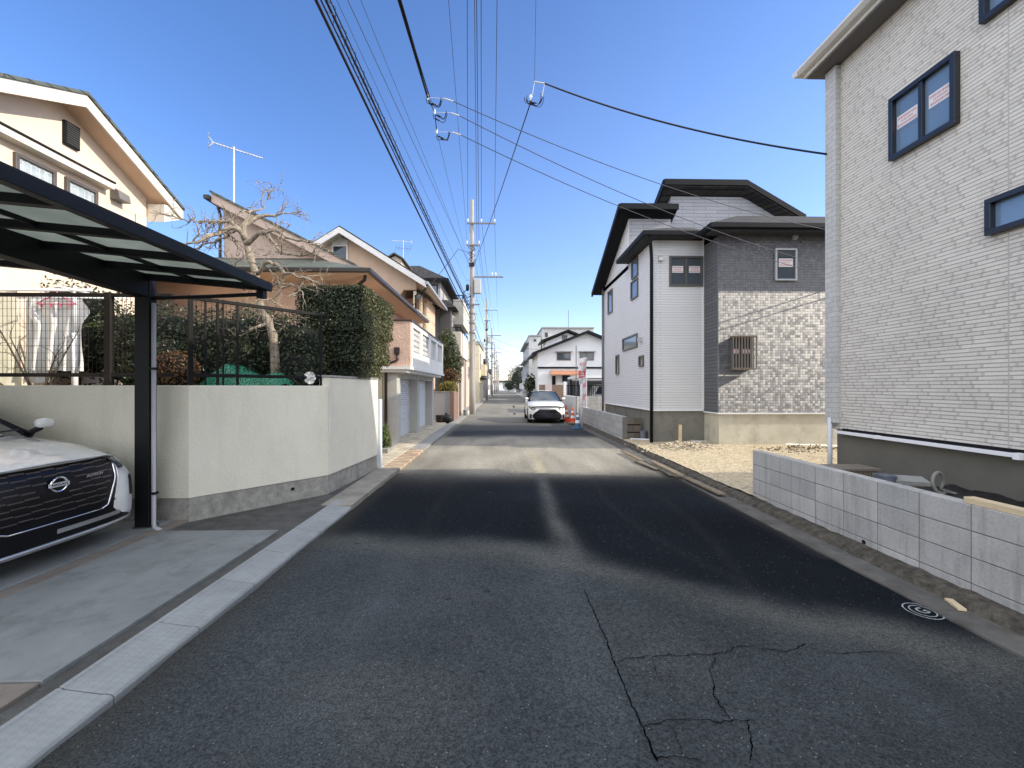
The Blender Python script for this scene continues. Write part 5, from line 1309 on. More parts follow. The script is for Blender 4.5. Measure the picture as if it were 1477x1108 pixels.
for k in range(3):
    z1_ = .74 - .225*k
    for i in range(2): mb.mi((i+k) % 2).box(3.722 + .21*i*1.0, 3.722 + .21*(i+1) - .008, 12.46, 12.6, z1_-.19, z1_)
mb.build('blocks', BLB, bw3); MB().box(3.725, 4.13, 12.5, 12.59, .05, .73).build('mortar', MATS['hole_black'], bw3)
tag(MB().box(3.595, 3.685, 1.2, yX(1394, 3.62), .754, .800).build('timber_batten', WOODL, bevel=.003, loc=(3.64, 2.4, .754)), 'pale timber batten lying on top of the grey block wall', 'timber')

# ------------------------------------------------------------------ textured beige house close on the right
SIDE = ledge('beige_ledge_siding', (.765, .73, .67), (.675, .64, .585), .043, .15, 'x', .24, tick=.028, gd=.8)
SIDEF = siding('pale_stone_siding', (.60, .60, .59), (.53, .53, .52), (.36, .36, .35), .16, .075, .004, .7, .8, .5, bd=.008, patchy=.1)
hr = thing('new_house', 'tall new house clad in fine beige ledge siding close beside the road', 'house', (8, 1, 0))
XW = 5.0; YE = yX(1191, 4.92) - .02
MB().box(XW, 12, -6, YE, 1.03, 6.5).build('wall', SIDE, hr)
MB().box(XW+.045, 11.95, -5.95, YE-.045, -.05, 1.03).build('foundation', M('dark_foundation', (.14, .135, .115), .9, .1, 2, .3, 60, grime=.15), hr)
MB().box(4.92, 5.04, yX(1205, 4.92), yX(1190, 4.92), zX(1200, 610, 4.92), 6.42).build('corner_pilaster', SIDEF, hr, bevel=.004)
MB().box(XW-.006, XW+.04, -6, YE-.2, 1.015, 1.05).build('drip_flashing', TRIMD, hr)
mb = MB(); mb.box(4.93, 4.985, yX(1466, 4.95), 6.12, .972, 1.012); mb.box(4.92, 4.99, yX(1474, 4.95), yX(1464, 4.95), .955, 1.02); mb.box(4.925, 4.988, 5.42, 5.47, .968, 1.016); mb.build('white_rail', WHITER, hr, bevel=.003)
MB().tube([(4.93, yX(1197, 4.93), 1.2), (4.93, yX(1197, 4.93), .15)], .032, 12).build('downpipe', M('pale_grey_pipe', (.58, .60, .63), .4, .05), hr, smooth=True)
MB().tube([(5.0, YE+.03, 1.0), (5.0, YE+.03, .15)], .018, 10).build('thin_pipe', WHITER, hr, smooth=True)
def winX(root, pos, out, p0, p1, q0, q1, **k):
    ya, yb = sorted((yX(p0, pos), yX(p1, pos))); pm = (p0+p1)/2; ym = (ya+yb)/2
    d = pos*math.sin(YAW) + ym*math.cos(YAW); return window(root, 'x', pos, out, ya, yb, EYE+(559-q1)*d/FPX, EYE+(559-q0)*d/FPX, **k)
GLSKY = glass('window_glass_sky_tint', (.13, .20, .30), .03, .9)  # sky reflection painted into the pane colour
window(hr, 'x', XW, -1, 4.47, 5.26, 4.54, 5.33, gm=GLSKY, fw=.055, proud=.07, sticker=True)
window(hr, 'x', XW, -1, 3.40, 4.19, 3.20, 3.57, gm=GLSKY, fw=.055, proud=.07, mull=0)
window(hr, 'x', XW, -1, 3.45, 4.24, 5.41, 6.2, gm=GLSKY, fw=.055, proud=.07, mull=1)
EAV = M('eave_beige', (.60, .58, .53), .6, .04, 2)
mb = MB(); mb.box(4.72, 12.3, -6.3, 6.40, 6.43, 6.47); mb.build('soffit', M('soffit_dark_grey', (.13, .125, .12), .8, .05), hr)
mb = MB(); mb.box(4.69, 4.72, -6.3, 6.43, 6.45, 6.62); mb.box(4.72, 12.3, 6.40, 6.43, 6.45, 6.62); mb.build('fascia', EAV, hr)
mb = MB(); mb.prism([(4.69, 6.50), (4.69, 6.60), (4.58, 6.60), (4.575, 6.56), (4.62, 6.51)], 'y', -6.3, 6.43); mb.prism([(6.43, 6.50), (6.43, 6.60), (6.54, 6.60), (6.545, 6.56), (6.50, 6.51)], 'x', 4.58, 12.3); mb.build('gutter', M('gutter_pale', (.62, .61, .58), .45, .05), hr, bevel=.006)
hip_mb(MB(), 4.60, 12.4, -6.4, 6.52, 6.62, 7.9, 9.1, -3, 3.2, 8.1).build('roof', ROOFD, hr)

# ---- things lying in the side yard
cr = thing('ribbed_crate', 'brown ribbed plastic crate behind the grey block wall at the corner of the beige house', 'crate', (4.4, 5.25, .5))
mb = MB(); mb.box(4.16, 4.75, 5.2, 5.5, .45, .60); mb.build('body', M('brown_plastic', (.12, .10, .085), .6, .15), cr)
mb = MB()
for k in range(18): mb.box(4.17 + .032*k, 4.186 + .032*k, 5.18, 5.199, .45, .60)
mb.build('ribs', M('brown_plastic_light', (.19, .165, .14), .6, .15), cr); MB().box(4.14, 4.77, 5.17, 5.52, .60, .625).build('rim', MATS['brown_plastic_light'], cr)
bk = thing('bucket', 'blue-grey plastic bucket standing behind the grey block wall beside the ribbed crate', 'bucket', (4.28, 4.6, .5))
MB().lathe([(.075, .45), (.10, .655), (.105, .67), (.094, .67), (.07, .5)], 20, (4.28, 4.6, 0)).build('body', M('bluegrey_plastic', (.14, .16, .20), .5, .1), bk, smooth=False)
ho = thing('hose', 'grey hose standing up in a loop against the dark foundation', 'hose', (4.55, 4.25, .52))
pts = [(4.2, 4.0, .55)]
for k in range(26):
    a_ = -2.0 + k*.235; pts.append((4.35 - .075*math.cos(a_), 4.05 + .003*k, .70 + .10*math.sin(a_)))
pts += [(4.6, 4.1, .56), (4.55, 3.8, .58), (4.5, 3.4, .57), (4.4, 3.0, .56)]
mb = MB(); mb.tube([Vector(p) for p in pts], .016, 10); mb.build('tube', M('hose_grey', (.20, .20, .18), .5, .15), ho, smooth=True)
sht = MB(); vs = []; nx, ny = 24, 60
for j in range(ny+1):
    for i in range(nx+1):
        x = 4.05 + .85*i/nx; y = 1.0 + 3.5*j/ny; ed = min(i, nx-i, j, ny-j)
        vs.append((x + .03*n2(x, y, 5, 2), y, .555 + (.085*abs(n2(x, y, 3.2)) + .035*n2(x, y, 11)) * min(1, ed/3) + .02 - (.05 if ed == 0 else 0)))
sht.add(vs, [(j*(nx+1)+i, j*(nx+1)+i+1, (j+1)*(nx+1)+i+1, (j+1)*(nx+1)+i) for j in range(ny) for i in range(nx)])
tag(sht.build('plastic_sheet', M('black_polythene', (.012, .012, .013), .4, .3, 8), smooth=True, loc=(4.5, 2.7, .55)), 'crumpled black plastic sheet on the soil between the block wall and the beige house', 'sheet')
for i, (x, y_, sx, sy, rz, l) in enumerate(((4.2, 4.32, .26, .16, .3, 'grey slab offcut nearest the blue-grey bucket'), (4.5, 4.55, .30, .2, -.4, 'pale flat slab offcut leaning by the dark foundation'))):
    tag(MB().obox((x, y_, .58 + .04*i), (sx, sy, .05), rz, .15).build('slab_offcut', CONC, bevel=.004, loc=(x, y_, .58)), l, 'slab')

# ------------------------------------------------------------------ boards and scraps along the gutter, small things on the lot
WOODD = M('weathered_board', (.15, .13, .10), .9, .35, 6, .5, 40)
for i, (a, b_, w_, z_, l) in enumerate((
    ((898, 650), (925, 663), .11, .075, 'far weathered board lying along the gutter by the gravel lot'),
    ((917, 664), (948, 676), .10, .05, 'cracked board lying on the road edge beside the sunlit gravel'),
    ((940, 664), (985, 686), .12, .09, 'pale straight board on top of the gutter edge beside the gravel'),
    ((952, 675), (968, 685), .07, .05, 'short split board end sticking out over the asphalt'),
    ((990, 688), (1042, 712), .12, .07, 'shadowed grey board at the near end of the row along the gutter'))):
    p, q = gp(*a, z_), gp(*b_, z_); d = q - p; c = (p+q)/2
    tag(MB().obox((c.x, c.y, z_ - .012), (d.length, w_, .024), math.atan2(d.y, d.x), .04*(i % 3 - 1)).build('board', (WOODB, WOODD)[i % 2], bevel=.003, loc=(c.x, c.y, 0)), l, 'board', 'boards lying along the gutter')
p = gp(1378, 874, .02); tag(MB().obox((p.x, p.y, .03), (.16, .05, .02), 1.2).build('wood_scrap', WOODL, bevel=.003, loc=p), 'small pale wood scrap in the gutter near the painted G ring', 'scrap')
p = gp(1079, 712, .03); tag(MB().obox((p.x, p.y, .06), (.2, .12, .10), .6, .3).build('concrete_chunk', CONC, bevel=.01, loc=p), 'broken grey concrete chunk at the end of the grey block wall', 'rubble piece')
tag(MB().obox((wx(981, 11.05), 11.05, .38), (.075, .05, .56), .1, .03).build('timber_stake', WOODL, bevel=.003, loc=(wx(981, 11.05), 11.05, .1)), 'short timber stake standing against the grey rendered foundation', 'stake')
tag(MB().lathe([(.10, .10), (.13, .12), (.15, .20), (.15, .235), (.12, .245), (.02, .25)], 22, (wx(1002, 11.0), 11.0, 0)).build('inspection_cap', CONC, loc=(wx(1002, 11), 11, .1)), 'round concrete inspection cap set in the ground by the grey foundation', 'drain cap')
tag(MB().lathe([(.07, .08), (.10, .36), (.105, .38), (.09, .38), (.06, .12)], 16, (4.12, 12.2, 0)).build('bucket', MATS['bluegrey_plastic'], loc=(4.12, 12.2, .08)), 'dark grey bucket in the shade beside the brown block return', 'bucket')
tag(MB().tube([(3.75, 12.25, .14), (8.8, 10.35, .16)], .022, 8).build('pvc_pipe', WHITER, smooth=True, loc=(6, 11.3, .15)), 'white plastic pipe laid on the gravel along the new house', 'pipe')

# ------------------------------------------------------------------ grey and white new house
WSID = siding('white_lap_siding', (.78, .79, .81), (.76, .77, .79), (.50, .51, .53), 3.0, .072, .006, .7, .7, .5, bd=.012, patchy=.05)
m, nt, b = new_mat('grey_tile_relief')
uv = wall_uv(nt, 'y'); s_ = nt.nodes.new('ShaderNodeSeparateXYZ'); lk(nt, uv, s_.inputs[0])
CE = .066
uu = mathn(nt, 'DIVIDE', s_.outputs['X'], CE); zz_ = mathn(nt, 'DIVIDE', s_.outputs['Y'], CE * 1.04)
fu, fz = mathn(nt, 'FRACT', uu), mathn(nt, 'FRACT', zz_)
cb = nt.nodes.new('ShaderNodeCombineXYZ'); lk(nt, mathn(nt, 'FLOOR', uu), cb.inputs[0]); lk(nt, mathn(nt, 'FLOOR', zz_), cb.inputs[1])
wn = nt.nodes.new('ShaderNodeTexWhiteNoise'); wn.noise_dimensions = '2D'; lk(nt, cb.outputs[0], wn.inputs['Vector'])
edge = mathn(nt, 'MAXIMUM', mathn(nt, 'LESS_THAN', fu, .14), mathn(nt, 'LESS_THAN', fz, .14))
bc = mix(nt, (.165, .168, .18), (.125, .13, .142), wn.outputs['Value'])
bc = mix(nt, bc, (.06, .062, .07), mathn(nt, 'MULTIPLY', edge, .7))
lk(nt, bc, b.inputs['Base Color']); b.inputs['Roughness'].default_value = .55
sepc = nt.nodes.new('ShaderNodeSeparateColor'); lk(nt, wn.outputs['Color'], sepc.inputs[0])
h1 = mathn(nt, 'MULTIPLY', fu, mathn(nt, 'ADD', mathn(nt, 'MULTIPLY', sepc.outputs[0], -.55), -.28))
h2 = mathn(nt, 'MULTIPLY', fz, mathn(nt, 'SUBTRACT', mathn(nt, 'MULTIPLY', sepc.outputs[1], -.7), .0))
hh_ = mathn(nt, 'SUBTRACT', mathn(nt, 'ADD', h1, h2), mathn(nt, 'MULTIPLY', edge, .5))
bump(nt, b, hh_, 1.0, .045)
GTILE = m
GSID = siding('grey_lap_siding', (.125, .13, .145), (.10, .105, .12), (.04, .042, .05), .9, .095, .008, .7, .7, .5, bd=.015, patchy=.08)
LSID = siding('grey_lavender_siding', (.40, .41, .45), (.35, .36, .40), (.20, .2, .22), .8, .12, .008, .6, .7, .5, bd=.01)
FND = M('render_foundation', (.21, .205, .18), .9, .16, 1.6, .4, 60, grime=.7)
FNDL = M('raw_concrete_foundation', (.54, .51, .42), .9, .14, 1.8, .5, 50, grime=.6)
hg2 = thing('new_house', 'new house with a grey tiled front, white lap-sided wing and stepped black roofs', 'house', (6, 13, 0))
MB().box(5.62, 12.5, 10.8, 10.86, .98, 5.60).build('grey_front', GTILE, hg2)
MB().box(5.62, 12.5, 10.862, 14, .98, 5.60).build('grey_wall', GSID, hg2)
MB().box(4.2, 5.618, 11.6, 17.3, 1.02, 5.75).build('white_wall', WSID, hg2)
MB().box(5.66, 12.4, 10.85, 14, -.05, .975).build('raw_foundation', FNDL, hg2)
MB().box(4.24, 5.655, 11.65, 17.2, -.05, 1.015).build('rendered_foundation', FND, hg2)
mb = MB(); mb.box(5.60, 12.5, 10.77, 10.85, .955, .985); mb.box(4.18, 5.60, 11.57, 11.64, .995, 1.025); mb.box(4.17, 4.235, 11.64, 17.3, .995, 1.025); mb.box(5.59, 5.655, 10.85, 11.57, .96, .99); mb.build('base_flashing', WHITER, hg2)
mb = MB(); mb.box(5.585, 5.618, 11.575, 11.6, 1.03, 5.8); mb.build('corner_trim', WHITEP, hg2)
# lower roofs
mb = MB(); hip_mb(mb, 5.25, 12.8, 10.42, 13.95, 5.80, 6.7, 12.6, 11.85, 13.2, 6.56); hip_mb(mb, 3.84, 5.6, 11.26, 13.9, 5.90, 4.75, 5.6, 12.25, 13.3, 6.35); mb.build('lower_roof', ROOFD, hg2)
mb = MB(); mb.box(5.20, 12.8, 10.36, 10.46, 5.66, 5.79); mb.box(5.20, 5.30, 10.46, 11.22, 5.66, 5.79); mb.box(3.78, 5.30, 11.20, 11.30, 5.76, 5.89); mb.box(3.78, 3.88, 11.30, 13.9, 5.76, 5.89); mb.build('lower_gutter', TRIMD, hg2, bevel=.012)
mb = MB(); mb.box(5.30, 12.5, 10.46, 10.80, 5.60, 5.66); mb.box(3.88, 5.30, 11.30, 13.9, 5.765, 5.80); mb.build('soffit', M('soffit_black', (.03, .03, .034), .8), hg2)
# main block, single slope falling away from us
sR = .47
MB().prism([(13.92, 5.6), (13.92, 7.42), (17.3, 7.42-3.38*sR), (17.3, 5.6)], 'x', 4.2, 5.62).build('upper_wall', WSID, hg2)
MB().prism([(13.90, 5.9), (13.90, 7.42), (13.918, 7.42), (13.918, 5.9)], 'x', 4.22, 5.62).build('upper_front', LSID, hg2)
z7 = lambda y: 7.58 - (y - 13.55)*sR
MB().prism([(13.5, z7(13.5)), (17.6, z7(17.6)), (17.6, z7(17.6)-.06), (13.5, z7(13.5)-.06)], 'x', 3.80, 5.7).build('upper_roof', ROOFD, hg2)
mb = MB(); mb.prism([(13.48, z7(13.48)-.02), (17.62, z7(17.62)-.02), (17.62, z7(17.62)-.20), (13.48, z7(13.48)-.20)], 'x', 3.74, 3.80); mb.box(3.80, 5.7, 13.44, 13.5, 7.42, 7.60); mb.prism([(13.501, z7(13.5)-.062), (17.6, z7(17.6)-.062), (17.6, z7(17.6)-.14), (13.501, z7(13.5)-.14)], 'x', 3.801, 5.7); mb.build('upper_fascia', TRIMD, hg2)
MB().prism([(5.70, 5.9), (5.70, 8.22), (8.05, 8.22), (9.75, 7.25), (9.75, 5.9)], 'y', 14.1, 16.9).build('top_wall', LSID, hg2)
z8 = lambda y: 8.50 - (y - 13.75)*.50
mb = MB(); mb.prism([(13.75, z8(13.75)), (17.0, z8(17)), (17.0, z8(17)-.2), (13.75, z8(13.75)-.2)], 'x', 5.36, 8.1)
vs = [(8.1, 13.75, 8.5), (10.05, 13.75, 7.36), (10.05, 17, 6.2), (8.1, 17, z8(17)), (8.1, 13.75, 8.3), (10.05, 13.75, 7.16), (10.05, 17, 6.0), (8.1, 17, z8(17)-.2)]
mb.add(vs, [(0,3,2,1),(4,5,6,7),(0,1,5,4),(1,2,6,5),(2,3,7,6)])
mb.build('top_roof', ROOFD, hg2)
mb = MB(); mb.box(5.34, 8.1, 13.70, 13.748, 8.34, 8.53); mb.prism([(8.1, 8.34), (8.1, 8.53), (10.08, 7.39), (10.08, 7.20)], 'y', 13.70, 13.748); mb.prism([(13.748, z8(13.75)+.03), (17.0, z8(17)+.03), (17.0, z8(17)-.22), (13.748, z8(13.75)-.22)], 'x', 5.30, 5.358); mb.build('top_fascia', TRIMD, hg2)
downpipe(hg2, [(3.98, 11.25, 5.75), (4.10, 11.5, 5.45), (4.13, 11.55, 5.2), (4.13, 11.55, .08)], TRIMD, .045)
downpipe(hg2, [(4.14, 17.25, 5.8), (4.14, 17.25, .1)], M('downpipe_grey', (.16, .16, .17), .5), .045)
BRF = M('bronze_window_frame', (.11, .10, .095), .4, .1, 4); GLD = glass('window_glass_grey', (.06, .075, .09), .05, .8)
for p0, p1, q0, q1, g_, n_ in ((912, 921, 374, 401, GLASSB, 0), (911, 921, 404, 431, GLASSB, 0), (877.6, 884, 419, 452, GLASSB, 0), (899, 920, 485, 504, GLASSB, 0), (922.5, 929, 513, 529, GLD, 0), (889, 893.5, 512, 540, GLD, 0)):
    winX(hg2, 4.2, -1, p0, p1, q0, q1, fm=BRF, gm=g_, mull=n_, fw=.05)
window(hg2, 'y', 11.6, -1, wx(965, 11.6), wx(1013.5, 11.6), wz(990, 413, 11.6), wz(990, 370, 11.6), fm=BRF, gm=GLD, mull=1, fw=.05, sticker=True)
window(hg2, 'y', 10.8, -1, wx(1117.5, 10.8), wx(1148.5, 10.8), wz(1130, 405, 10.8), wz(1130, 359, 10.8), fm=M('silver_frame', (.45, .46, .48), .4, .05), gm=GLD, mull=0, fw=.04, sticker=True)
window(hg2, 'y', 10.8, -1, wx(1053, 10.8), wx(1084, 10.8), wz(1068, 532, 10.8), wz(1068, 487, 10.8), fm=BRF, gm=GLD, mull=1, fw=.045, sticker=True, bars=9)
VENT = M('vent_cover', (.50, .50, .50), .4, .1, metal=.3)
for ax, pos, px, py in (('y', 11.6, 952, 373), ('y', 10.8, 1145, 342)):
    MB().prism([(pos, wz(px, py+4, pos)), (pos-.10, wz(px, py+4, pos)), (pos-.08, wz(px, py-1, pos)), (pos, wz(px, py-4, pos))], 'x', wx(px-3, pos), wx(px+3, pos)).build('vent_hood', VENT, hg2)
yv = yX(926, 4.2); zv = zX(926, 490, 4.2); MB().box(4.08, 4.2, yv-.07, yv+.07, zv-.07, zv+.07).build('vent_hood', VENT, hg2)
MB().box(3.76, 3.86, 13.2, 13.6, .78, 1.1).build('wooden_box', M('orange_wood', (.38, .20, .10), .7, .1), tag(bpy.data.objects.new('pallet_board', None), 'orange-brown board propped on the pale block wall by the far corner of the white siding', 'board')) if False else None
# ------------------------------------------------------------------ road-side things by the white car
ORG = M('cone_orange', (.75, .10, .03), .5, .1, 4); BLU = M('cone_blue', (.05, .12, .22), .5, .1, 4)
def cone(label, x, y, mat, tilt=0, h=.70, grp=None):
    t = thing('traffic_cone', label, 'traffic cone', (0, 0, 0), grp)
    rp = lambda z: .14 - .115*z/h
    MB().lathe([(.155, .03), (rp(.05), .05), (rp(h), h), (.015, h+.005)], 18).build('cone_body', mat, t, local=True)
    MB().box(-.19, .19, -.19, .19, 0, .03).build('base', mat, t, local=True, bevel=.01)
    for z0, z1 in ((.22, .34), (.46, .56)):
        MB().lathe([(rp(z0)+.003, z0), (rp(z1)+.003, z1)], 18).build('reflective_band', WHITER, t, local=True)
    t.location = (x, y, .02); t.rotation_euler = (0, tilt, .3); return t
cone('upright orange cone with pale bands next to the parked white hatchback', wx(826, 19.3), 19.3, ORG, 0, .72)
cone('leaning orange cone squeezed between the white hatchback and its upright twin', wx(818.5, 20.2), 20.2, ORG, -.12, .80)
cone('blue cone with white bands at the foot of the flag pole', wx(833, 16.6), 16.6, BLU, 0, .62)
tag(MB().box(wx(820, 18.6), wx(829, 18.6), 18.5, 18.75, .02, .10).build('sand_weight', WOODB, bevel=.02, loc=(3.1, 18.6, 0)), 'flat brown weight lying in front of the orange cones', 'weight')
FLW = M('flag_white', (.78, .76, .76), .8, .03); FLR = M('flag_red', (.66, .07, .08), .8, .06); FLP = M('flag_pink', (.72, .38, .42), .8, .1)
fp = thing('flag_pole', 'stout white pole carrying a red and white sale banner beside the block wall', 'flag pole', (wx(838.7, 16.9), 16.9, 0))
X_ = wx(838.7, 16.9); MB().tube([(X_, 16.9, .02), (X_, 16.9, 2.5)], .055, 12).build('pole', WHITER, fp, smooth=True)
tp2 = MB(); xp = wx(831, 17.1); tp2.tube([(xp, 17.1, .3), (xp, 17.1, 3.35)], .018, 8); tp2.build('banner_stick', STEEL, fp, smooth=True)
def banner(parent, x0, x1, y, zt, zb, mats, seed, skew=.1):
    mb = MB(); nx, nz_ = 10, 24; vs = []
    for j in range(nz_+1):
        t = j/nz_
        for i in range(nx+1):
            s = i/nx; vs.append((x0+(x1-x0)*s*(1-.35*t) + skew*t, y + .07*math.sin(s*5+t*4+seed), zt + .08*s + (zb-zt)*t))
    for j in range(nz_):
        mb.mi(0 if j < nz_*.42 else 1 if j < nz_*.72 else 0)
        mb.add([vs[j*(nx+1)+i] for i in range(nx+1)] + [vs[(j+1)*(nx+1)+i] for i in range(nx+1)], [(i, i+1, nx+2+i, nx+1+i) for i in range(nx)])
    return mb.build('banner', mats, parent, smooth=True)
ban = banner(fp, xp+.02, xp+.40, 16.76, 2.80, 1.75, [FLW, FLR], 1, .03)
mb = MB()                                                            # brush-like characters on the banner
def strokes(mb, x, y, z, w_, h, segs):
    for a, b_, c, d in segs: mb.box(x+a*w_, x+c*w_, y-.004, y, z+b_*h, z+d*h)
strokes(mb, xp+.08, 16.685, 2.52, .24, .14, [(0, .1, .28, .9), (.36, .1, .64, .3), (.36, .65, .64, .9), (.72, .1, 1, .85)]); mb.build('banner_print', FLP, ban)
mb = MB(); strokes(mb, xp+.07, 16.685, 2.10, .20, .24, [(0, .88, 1, 1), (.1, .48, .9, .6), (0, 0, 1, .12), (.42, .1, .56, .9), (.72, .1, .84, .5)]); mb.build('banner_print', FLW, ban)
fp2 = thing('flag_pole', 'thin pole with a narrow faded pink banner just behind the stout white pole', 'flag pole', (wx(846, 18.2), 18.2, 0))
xq = wx(846, 18.2); MB().tube([(xq, 18.2, .1), (xq, 18.2, 2.3)], .015, 8).build('pole', WHITER, fp2); banner(fp2, xq-.28, xq-.02, 18.18, 2.05, 1.05, [FLP, FLW], 3, .05)

# ------------------------------------------------------------------ lots and houses farther up on the right
tag(MB().box(3.42, 3.58, 19.75, 23.6, 0, 1.22).build('boundary_wall', M('white_grey_wall', (.58, .58, .56), .9, .06, 2, grime=.2), bevel=.01, loc=(3.5, 21, 0)), 'plain off-white wall along the road behind the white hatchback', 'wall')
gb = block_wall('block_wall', 'grey block boundary wall crossing the lot behind the flag poles', 3.6, .15, 21.2, 21.3, 1.2, .02, .4, .2, 7, BLM)
for o in list(gb.children): bpy.data.objects.remove(o)
mb = MB(); rng = random.Random(4)
for k in range(6):
    for i in range(18): mb.mi(rng.randint(0, 2)).box(3.62+.4*i+.004, 4.02+.4*i-.004, 21.2, 21.35, .2*k+.004, .2*k+.196)
mb.build('blocks', BLM, gb, bevel=.004); MB().box(3.63, 10.8, 21.21, 21.34, 0, 1.19).build('mortar', MORT, gb)
ft = thing('slat_fence', 'brown panel fence on a low wall in front of the white gabled house', 'fence', (5, 38, 0))
BRN = M('brown_panel', (.20, .135, .095), .7, .12, 2)
MB().box(3.3, 12, 38.0, 38.15, 0, .9).build('base_wall', CONC, ft)
for a, b_ in ((3.3, 3.85), (4.5, 6.3), (7.9, 12)): MB().box(a, b_, 37.95, 38.0, .7, 1.9).build('panel', BRN, ft)
MB().box(3.9, 4.45, 37.9, 38.1, 0, 2.0).build('gate_pillar', M('pinkish_pillar', (.50, .43, .42), .9), ft)
ir = thing('railing_fence', 'dark iron railing along the parking lot behind the orange cones', 'fence', (4.6, 25, 0))
mb = MB(); mb.box(3.7, 6.2, 25.0, 25.04, 1.75, 1.8); mb.box(3.7, 6.2, 25.0, 25.04, .9, .95); mb.build('rail', TRIMD, ir)
mb = MB()
for k in range(22): mb.box(3.7+.115*k, 3.73+.115*k, 25.01, 25.03, .9, 1.76)
mb.build('bars', TRIMD, ir)
MB().box(3.65, 6.25, 24.95, 25.1, 0, .9).build('base_wall', CONC, ir)
for x in (3.72, 6.15): MB().box(x-.08, x+.08, 24.9, 25.06, .9, 2.0).build('pillar', WHITER, ir)
pc = thing('parking_shelter', 'white-roofed parking shelter over a pale van behind the block wall', 'shelter', (7, 29, 0))
MB().box(4.9, 10.5, 26.5, 31.5, 2.25, 2.42).build('roof', WHITER, pc)
for x in (5.1, 10.2):
    for y_ in (26.7, 31.2): MB().box(x-.05, x+.05, y_-.05, y_+.05, 0, 2.25).build('post', TRIMD, pc)
MB().box(4.9, 10.5, 31.6, 31.7, 0, 2.2).build('back_wall', M('shed_grey', (.16, .17, .19), .8, .1), pc)
vn = thing('parked_van', 'pale van with slotted side windows parked under the white-roofed shelter', 'van', (6.9, 28.5, 0))
VB = paint('van_pale_paint', (.60, .61, .60))
mb = MB(); mb.prism([(5.55, .35), (5.52, .95), (5.62, 1.05), (6.0, 1.15), (6.35, 1.85), (8.9, 1.9), (8.98, 1.2), (8.95, .35)], 'y', 27.8, 29.4); mb.build('body', VB, vn, bevel=.05)
mb = MB(); mb.prism([(6.15, 1.2), (6.42, 1.72), (7.2, 1.74), (7.2, 1.2)], 'y', 27.785, 27.8); mb.prism([(7.28, 1.2), (7.28, 1.74), (8.8, 1.76), (8.8, 1.2)], 'y', 27.785, 27.8); mb.build('side_window', GLASS, vn)
for x in (6.15, 8.3):
    w_ = MB().lathe([(.2, -.09), (.3, -.09), (.31, 0), (.3, .09), (.2, .09)], 20, (x, 27.86, .31), 'y').build('wheel', RUBBER, vn); MB().lathe([(.19, -.095), (.17, -.09), (.02, -.09)], 16, (x, 27.86, .31), 'y').build('rim', SILVER, w_)
# white gabled house
wh = thing('gabled_house', 'white two-storey gabled house with dark verges and two hooded windows beyond the parked hatchback', 'house', (7, 45, 0))
WHW = M('white_render', (.70, .71, .73), .9, .04, 1, grime=.08)
xl, xr_ = wx(776, 42), 13.4; xk = wx(846.5, 42); zk = wz(846.5, 479, 42); s1 = .40
fw_ = lambda x: zk - abs(x-xk)*s1
MB().prism([(xl, 0), (xl, fw_(xl)-.15), (xk, zk-.15), (xr_, fw_(xr_)-.15), (xr_, 0)], 'y', 42, 50).build('wall', WHW, wh)
MB().prism(chevron(xl-.6, xk, xr_+.5, zk, s1, s1, -.14, .10), 'y', 41.3, 50.5).build('roof', TRIMD, wh)
xb = wx(824.8, 47); zb_ = wz(824.8, 472, 47)
MB().prism([(xb-2.6, 3), (xb-2.6, zb_-1.3), (xb, zb_-.2), (xb+3.5, zb_-1.7), (xb+3.5, 3)], 'y', 50.2, 54).build('rear_wall', WHW, wh)
MB().prism(chevron(xb-3.2, xb, xb+4, zb_, s1, s1, -.12, .12), 'y', 49.6, 54.4).build('rear_roof', TRIMD, wh)
for p0, p1 in ((803, 823), (836, 856.5)):
    window(wh, 'y', 42, -1, wx(p0, 42), wx(p1, 42), wz(p0, 520, 42), wz(p0, 508.5, 42), fm=BRF, gm=GLD, mull=1, fw=.08, hood=True)
MB().box(xl-.05, xr_, 41.9, 42, 3.55, 3.72).build('belt_course', TRIMD, wh)
MB().prism([(40.6, 2.95), (41.9, 3.35), (41.9, 3.25), (40.6, 2.85)], 'x', wx(793, 42), wx(834, 42)).build('porch_roof', M('terracotta', (.42, .20, .12), .8, .15), wh)
MB().box(wx(798, 41), wx(803, 41), 41.9, 42, .6, 2.8).build('door', TRIMD, wh)
window(wh, 'y', 42, -1, wx(811, 42), wx(822, 42), 2.2, 2.9, fm=TRIMD, gm=GLASS, mull=0, fw=.08)
window(wh, 'y', 50.2, -1, wx(811, 50.2), wx(818, 50.2), 7.0, 7.9, fm=TRIMD, gm=GLASS, mull=1, fw=.08)
# concrete apartment block
ap = thing('apartment_block', 'pale concrete apartment block with flat roof rising behind the white gabled house', 'building', (8, 66, 0))
APW = M('apartment_concrete', (.50, .51, .51), .9, .07, .8, grime=.25, streak=True)
MB().box(wx(782, 62), wx(856, 62), 62, 76, 0, wz(800, 474, 62)).build('wall', APW, ap); MB().box(wx(781, 62), wx(857, 62), 61.8, 76.2, wz(800, 474, 62), wz(800, 472, 62)).build('parapet', CONC, ap)
MB().box(wx(763, 60), wx(780, 60), 60, 78, 0, wz(770, 485, 60)).build('stair_tower', APW, ap); MB().box(wx(762.5, 60), wx(780.5, 60), 59.8, 78.2, wz(770, 485, 60), wz(770, 483.4, 60)).build('parapet', CONC, ap)
for py in (493, 518): MB().box(wx(757, 60), wx(763, 60)-.01, 60.5, 76, wz(760, py+1.5, 60), wz(760, py-.8, 60)).build('balcony_slab', CONC, ap)
window(ap, 'y', 60, -1, wx(770, 60), wx(773.5, 60), wz(770, 492.5, 60), wz(770, 489.5, 60), fm=TRIMD, gm=GLASS, mull=0, fw=.08)
